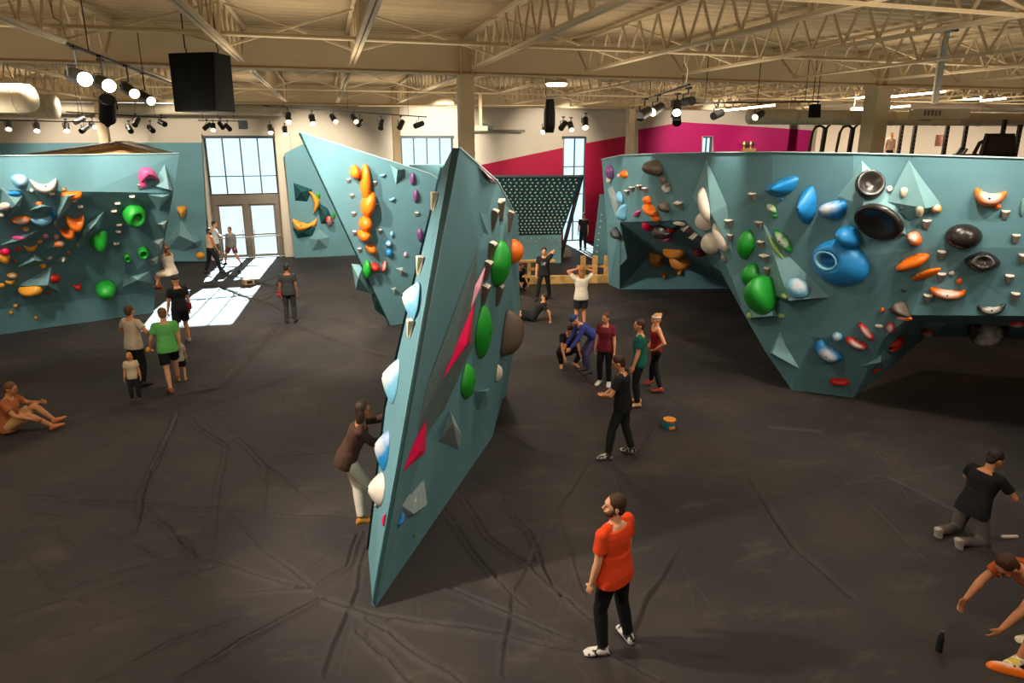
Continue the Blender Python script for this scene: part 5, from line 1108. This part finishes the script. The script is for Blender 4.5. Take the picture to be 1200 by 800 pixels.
figure((637,352), 188, 'man in black printed t-shirt standing before the pine fence with one hand behind his neck', 1.76, wfeet=(gz(644,350), gz(629,353)), head=(-5,4), hands=((-.10,-.04,1.50),(.25,.1,.84)), ep=((-1,.2,.3),(.4,-1,-.1)), top=('tee',(34,33,33)), bot=('pants',(27,27,28)), shoe=K, hair=('short',(44,28,20)), skin='warm', curl=60,
  extra=lambda q: MB().add([w_*q['s'] for w_ in (q['P']+q['up']*z+q['rx']*x+q['fr']*.142 for x, z in ((-.07,.26),(.07,.26),(.07,.37),(-.07,.37)))]+[w_*q['s'] for w_ in (q['P']+q['up']*z+q['rx']*x+q['fr']*.148 for x, z in ((-.07,.26),(.07,.26),(.07,.37),(-.07,.37)))], [(3,2,1,0),(4,5,6,7),(0,1,5,4),(1,2,6,5),(2,3,7,6),(3,0,4,7)]).build('shirt_print', mat('grey_print',(70,68,66),.9,rgb2=(150,146,140),scale=14,lo=.5,hi=.52), q['body']))
figure((624,375), 268, 'person in black lying back on the floor propped on straight arms', 1.70, pel=(0,0,.13), lean=-38, head=(25,5), feet=((-.12,.84,.08),(.12,.82,.08)), fpitch=(60,60), kp=((-.1,.2,1),(.1,.2,1)), hands=((-.24,-.52,.05),(.24,-.50,.05)), ep=((-.4,-1,0),(.4,-1,0)), top=('tee',K), bot=('shorts',(28,28,30)), shoe=(40,40,42), hair=('short',(30,22,18)), skin='tan', curl=5)
figure((607,340), 150, 'person in dark clothes crouching against the left end of the pine fence', 1.68, pel=(0,-.12,.36), lean=30, head=(0,20), feet=((-.15,.06,.08),(.15,.06,.08)), kp=((-.4,1,.3),(.4,1,.3)), hands=((-.15,.42,.32),(.15,.42,.32)), top=('tee',(36,40,40)), bot=('pants',(30,34,34)), shoe=(46,40,38), hair=('short',(120,40,36)), skin='warm')
# left group
gq = figure((203,456), 330, 'man in light green t-shirt and black shorts holding an orange ball, seen from behind', 1.78, wfeet=(gz(201,461), gz(209,447)), head=(-22,12), lean=3, fyaw=(12,-10), hands=((-.30,.20,.92),(.24,.08,.82)), ep=((-.5,-1,-.2),(.4,-1,-.1)), top=('tee',(104,190,98)), bot=('shorts',(26,28,30)), shoe=(150,84,60), hair=('short',(120,82,50)), skin='fair', curl=55)
w_ = gq['wr'][0]; dd = (gq['wr'][0]-gq['el'][0]).normalized(); pos = gq['g']+gq['R3']@((w_+dd*.09+Vector((-.03,.05,.0)))*gq['s'])
b = MB().ell((0,0,0),(.06,.06,.06)).build('grip_ball', hm('yellow'), smooth=True); b.location = pos; tag(b, 'orange ball in the hand of the man in light green', 'ball')
figure((214,446), 335, 'small child in white t-shirt and dark shorts standing close behind the man in light green', .98, head=(-10,5), fyaw=(10,-10), top=('tee',(196,190,180)), bot=('shorts',(34,32,34)), shoe=(190,150,70), hair=('short',(150,104,66)), skin='fair', slim=.9)
figure((216,402), 312, 'man in black t-shirt and backward black cap with a red waist bag', 1.80, wfeet=(gz(211,406), gz(222,400)), head=(-12,6), fyaw=(20,-10), hands=((-.25,.12,.80),(.24,.02,.84)), top=('tee',(32,32,34)), bot=('shorts',(28,28,30)), shoe=(150,140,130), hair=('cap',(26,26,28)), skin='warm', extra=waistbag((120,24,32), (.2,-.06)))
figure((164,452), 20, 'person in beige t-shirt and black trousers facing the left wall', 1.80, head=(-10,-5), fyaw=(14,-12), hands=((-.3,.25,1.05),(.3,.25,1.1)), ep=((-.8,-.6,-.2),(.8,-.6,-.2)), top=('tee',(206,186,160)), bot=('pants',(34,33,34)), shoe=(44,42,42), hair=('short',(96,70,48)), skin='warm')
figure((160,470), 160, 'small blond child in pale top standing in front of the beige t-shirt', 1.05, head=(15,8), top=('tee',(216,196,160)), bot=('pants',(40,40,42)), shoe=(60,58,58), hair=('long',(214,156,72)), skin='warm', slim=.9)
cg = at(203,336,17.9); cg.z = 0
figure((0,0), 285, 'climber in white t-shirt hanging sideways from the right edge of the left wall', 1.72, root=cg, pel=(0,0,1.36), lean=12, head=(-10,-15), wfeet=(at(188,336,17.95)-Vector((0,0,.08)), at(184,334,17.75)-Vector((0,0,.08))), whands=(at(193,281,17.5), at(191,287,17.3)), kp=((-.4,1,.6),(.4,1,.6)), ep=((-.8,0,-1),(.8,0,-1)), top=('tee',(222,206,186)), bot=('shorts',(214,190,160)), shoe=(120,70,40), hair=('short',(120,70,40)), skin='tan', curl=70)
figure((250,321), 40, 'bearded man in tan tank top and black trousers standing by the glass door', 1.80, wfeet=(gz(241,321), gz(260,322)), head=(55,0), fyaw=(0,-45), hands=((-.25,.06,.8),(.22,.2,.85)), top=('tank',(206,170,130)), bot=('pants',(30,34,38)), shoe=(44,48,52), hair=('beard',(36,26,20)), skin='tan')
figure((255,309), 60, 'man in white t-shirt with folded arms beside the man in tan tank top', 1.80, head=(20,4), hands=((.12,.24,1.14),(-.12,.24,1.10)), ep=((-1,.1,-.5),(1,.1,-.5)), top=('tee',(212,216,214)), bot=('pants',(64,72,78)), shoe=(60,64,66), hair=('short',(56,40,30)), skin='warm')
figure((274,310), 190, 'person in grey hoodie and maroon shorts standing astride in front of the glass door', 1.66, pel=(0,0,.86), feet=((-.36,0,.08),(.36,.05,.08)), fyaw=(25,-25), head=(0,5), hands=((-.24,.1,.72),(.24,.1,.72)), top=('hoodie',(132,136,134)), bot=('shorts',(110,48,58)), shoe=(60,52,50), hair=('short',(110,84,66)), skin='warm')
figure((341,378), 350, 'person all in dark grey standing alone on the floor near the red bag', 1.74, head=(20,5), top=('tee',(52,50,50)), bot=('pants',(48,46,46)), shoe=(40,38,38), hair=('short',(40,30,26)), skin='brown', hands=((-.24,.1,.8),(.24,.1,.8)))
figure((14,505), 75, 'person in rust top and tan shorts sitting on the floor at the left frame edge', 1.74, pel=(0,-.02,.14), lean=8, head=(0,15), feet=((-.16,.62,.08),(.12,.70,.08)), kp=((-.3,.3,1),(.2,.3,1)), fpitch=(25,25), hands=((-.25,.42,.42),(.25,.45,.30)), top=('tee',(170,96,56)), bot=('shorts',(196,150,100)), shoe=(196,120,70), hair=('short',(110,66,38)), skin='tan')
# climber on the prow
root = at(424,600,7.4); root.z = 0
figure((0,0), 78, 'climber in brown top and cream trousers clinging to the narrow face of the prow', 1.76, root=root, pel=(.0,-.14,1.14), lean=24, side=4, head=(10,-12), wfeet=(gz(427,640)+Vector((.02,0,.06)), at(446,596,7.5)), whands=(at(455,486,7.6), at(456,512,7.55)), kp=((-.5,.6,.3),(.9,.5,.5)), ep=((-.8,-.6,-.6),(.6,-.9,-.6)), top=('long',(70,48,38)), bot=('pants',(206,194,178)), shoe=(176,116,48), hair=('long',(50,30,20)), skin='brown', female=True, curl=65)
# right foreground
figure((1140,625), 68, 'man in black t-shirt and grey trousers kneeling on the floor at the right', 1.78, pel=(0,-.10,.42), lean=16, head=(15,24), feet=((-.13,-.48,.09),(.13,-.46,.09)), fpitch=(-70,-70), kp=((-.15,1,-.6),(.15,1,-.6)), hands=((-.12,.34,.62),(.14,.36,.60)), ep=((-1,-.5,-.3),(1,-.5,-.3)), top=('tee',(28,28,29)), bot=('pants',(92,84,80)), shoe=(160,150,140), hair=('short',(44,28,20)), skin='tan', curl=50,
  extra=lambda q: None)
figure((1196,772), 262, 'person in rust orange t-shirt bending far forward at the lower right corner', 1.78, pel=(0,-.25,.88), lean=72, head=(0,20), wfeet=(gz(1192,780), gz(1212,752)), hands=((-.22,.72,.42),(.2,.66,.5)), ep=((-1,0,.2),(1,0,.2)), top=('tee',(176,78,36)), bot=('shorts',(92,62,44)), shoe=(214,180,80), shoe2=(236,226,206), hair=('short',(70,42,26)), skin='tan')
# far
figure((683,293), 200, 'person in dark clothes standing far back beside the crimson wall stripe', 1.75, top=('tee',(44,42,44)), bot=('pants',(40,40,42)), shoe=(40,38,38), hair=('short',(60,40,30)), skin='warm')
rt = at(1042,180,20.3); rt.z = 4.3
figure((0,0), 190, 'person in pale pink top on the fitness floor in front of the white wall', 1.02, root=rt, top=('tee',(226,196,182)), bot=('pants',(60,60,64)), shoe=(60,58,58), hair=('short',(150,110,80)), skin='warm')
# ------------------------------------------------------------------ small things on the floor
def bag(px, r, h_, c1, c2, label, rot=0):
    p = gz(*px); o = empty('chalk_bag', p, (0,0,rot), label, 'chalk bag'); n = 18
    MB().tube([(0,0,0),(0,0,.02),(0,0,h_*.6),(0,0,h_*.95),(0,0,h_)], [r*.75,r,r*1.02,r*.9,r*.82], n).build('bucket', cmat('cloth', c1), o, smooth=False); MB().tube([(0,0,h_*.86),(0,0,h_*1.12)], [r*.95,r*1.15], n).build('rim', cmat('cloth', c2), o)
    MB().box((-r*.6,-r*1.12,h_*.15),(r*.6,-r*.9,h_*.5)).build('pocket', cmat('cloth', c2), o, bevel=.01)
bag((784,502), .10, .17, (30,120,140), (226,140,60), 'teal and orange chalk bag alone on the floor behind the green t-shirt')
bag((329,347), .10, .16, (206,30,70), (130,20,44), 'red chalk bag on the floor beside the person in dark grey')
p = gz(291,333); o = empty('chalk_bucket', p, (0,0,.5), 'small tan cube box of chalk on the floor near the sun patch', 'chalk box'); MB().box((-.17,-.15,0),(.17,.15,.2)).build('box_body', mat('tan_box',(206,170,128),.8), o, bevel=.02); MB().box((-.14,-.12,.201),(.14,.12,.215)).build('chalk_fill', hm('white'), o); MB().box((-.1,-.156,.05),(.1,-.151,.15)).build('box_label', BLACK, o)
def shoe_item(px, rot, rgb, label):
    p = gz(*px); mb = MB(); rs = []
    for t, wd, hh in ((-.12,.02,.03),(-.1,.038,.07),(-.03,.043,.10),(.04,.044,.085),(.1,.047,.05),(.15,.03,.03)): rs.append([(wd*math.cos(2*math.pi*k/10), t, hh*(.5+.5*math.sin(2*math.pi*k/10))+.004) for k in range(10)])
    o = mb.loft(rs).build('climbing_shoe', cmat('shoe', rgb), smooth=True); o.location = p; o.rotation_euler = (0,0,rot); tag(o, label, 'shoe')
    MB().box((-.03,-.125,.05),(.03,-.115,.085)).build('heel_loop', hm('beige'), o); MB().box((-.04,.0,.08),(.04,.03,.092)).build('strap', BLACK, o)
shoe_item((281,319), .6, (44,48,52), 'dark shoe lying in the sun patch before the person in grey hoodie')
b = MB().bar((-.11,0,.02),(.11,0,.02),.035,.03).build('hold_brush', hm('white'), bevel=.006); b.location = gz(1183,630); b.rotation_euler = (0,0,-.25); tag(b, 'white brush lying on the floor right of the kneeling man', 'brush')
p = gz(1180,786); b = hold_mesh(.36,.11,.08,'bar').build('climbing_hold', hm('orange', True), smooth=True); b.location = p; b.rotation_euler = (0,0,-.7); tag(b, 'orange bar hold lying loose on the floor in the lower right corner', CH); MB().tube([(.05,0,.06),(.05,0,.082)],.012,8).build('bolt', BLACK, b)
p = gz(1100,762); b = MB().tube([(0,0,0),(0,0,.16),(0,0,.19),(0,0,.22)],[.032,.032,.02,.02],12).build('water_bottle', mat('bottle_black',(28,30,34),.3,.5)); b.location = p; tag(b, 'small dark bottle on the floor left of the bending person', 'bottle'); MB().tube([(0,0,.221),(0,0,.245)],.022,12).build('bottle_cap', DARKM, b)
# bake the sculpted bodies and clothes
bpy.context.view_layer.update(); dg = bpy.context.evaluated_depsgraph_get()
for o in BAKE:
    me = bpy.data.meshes.new_from_object(o.evaluated_get(dg)); me.name = o.name
    if not me.materials or me.materials[0] is None: me.materials.clear(); me.materials.append(o.data.materials[0])
    me.polygons.foreach_set('use_smooth', [True]*len(me.polygons)); old = o.data; o.modifiers.clear(); o.data = me
for o in S.objects:
    if '_f' in o: del o['_f']
# ------------------------------------------------------------------ light
w = bpy.data.worlds.new('sky'); S.world = w; w.use_nodes = True
bg = w.node_tree.nodes['Background']; bg.inputs['Color'].default_value = (.74,.90,1.0,1); bg.inputs['Strength'].default_value = 1.5
sun = bpy.data.lights.new('sun', 'SUN'); sun.energy = 30; sun.angle = .009; sun.color = (.84,.95,1)
so = bpy.data.objects.new('sun', sun); COL.objects.link(so)
so.rotation_euler = Vector((-.07,-1,-.473)).to_track_quat('-Z','Y').to_euler()
WARM = (1,.88,.72); AMB = (1,.86,.66)
def area(x, y, z, e, sx=1.2, sy=.3, c=WARM, rot=(0,0,0)):
    l = bpy.data.lights.new('lamp', 'AREA'); l.shape = 'RECTANGLE'; l.size = sx; l.size_y = sy; l.energy = e; l.color = c
    o = bpy.data.objects.new('lamp', l); COL.objects.link(o); o.location = (x, y, z); o.rotation_euler = rot; return o
def beam(p, q, e, ang=70, c=(1,.90,.76), r=.10, blend=.7):
    l = bpy.data.lights.new('spot_lamp', 'SPOT'); l.energy = e; l.spot_size = math.radians(ang); l.spot_blend = blend; l.shadow_soft_size = r; l.color = c
    o = bpy.data.objects.new('spot_lamp', l); COL.objects.link(o); o.location = p; o.rotation_euler = (Vector(q)-Vector(p)).to_track_quat('-Z','Y').to_euler(); return o
# unseen fill lights added under the joists; last row serves the tube lights
for x in (-10, -3.5, 3, 9.5): area(x, 1.5, 6.4, 130); area(x, 8.5, 6.4, 120)
for x in (-14, -7, 0, 4.5): area(x, 18, 6.4, 140); area(x, 23.5, 6.4, 150)
for x in (17, 21.5, 26, 31): area(x, 17.5, 6.6, 320)
# up-facing fill lights added to brighten the ceiling, with no fixtures there
for x in (-12, -6, 0, 6, 12, 18): area(x, 4.5, 5.5, 60, 4, 1.2, AMB, (math.pi,0,0)); area(x, 10.5, 5.5, 54, 4, 1.2, AMB, (math.pi,0,0))
for x in (-15, -9, -3, 3, 9, 15, 22): area(x, 17.5, 5.4, 54, 4, 1.2, AMB, (math.pi,0,0)); area(x, 24, 5.4, 60, 4, 1.2, AMB, (math.pi,0,0))
# wall washing spots
def wash(px, D, out, side, ztgt, e, ang=75, z=6.3):
    q = at(px, 200, D); q.z = ztgt; p = q-FW*out*1.0+RT*side; p.z = z; return beam(p, q, e, ang)
wash(20, 14.4, 2.6, .5, 3.9, 620); wash(110, 15.6, 2.6, .3, 3.9, 620); wash(190, 16.6, 2.6, .2, 3.9, 560); wash(-80, 13.6, 2.6, .2, 3.9, 450)
wash(390, 15.4, 3.6, -1.6, 3.4, 2600, 90); wash(470, 16.3, 3.6, -1.2, 3.4, 1400, 80)
beam((-3.4,7.0,6.3), (-.15,7.4,2.8), 2300, 60)
beam((3.2,3.8,6.3), (1.6,8.3,2.6), 260, 80)
wash(745, 18.8, 1.8, -.5, 3.6, 330); wash(820, 15.4, 2.0, -.2, 3.6, 420); wash(855, 14.0, 2.4, 1.6, 3.4, 420, 90); wash(920, 12.5, 2.2, .2, 3.2, 330, 95); wash(1010, 11.5, 2.4, 0, 3.0, 280, 95); wash(1110, 10.8, 2.4, 0, 3.2, 270, 95); wash(1200, 10.2, 2.4, 0, 3.2, 260, 95)
for p, q, e in (((-9,25,6.3),(-9,29,4),1000),((-5.5,25,6.3),(-5,29,4.4),600),((-1,25,6.3),(-.5,29,3.8),1400),((5,25.3,6.3),(5,29.3,4.8),1700),((10.5,25,6.3),(10.5,29.3,4.5),800),((18,24,6.3),(19,29.3,4.8),1100),((24,24,6.3),(24,29.3,4.8),700)):
    beam(p, q, e)
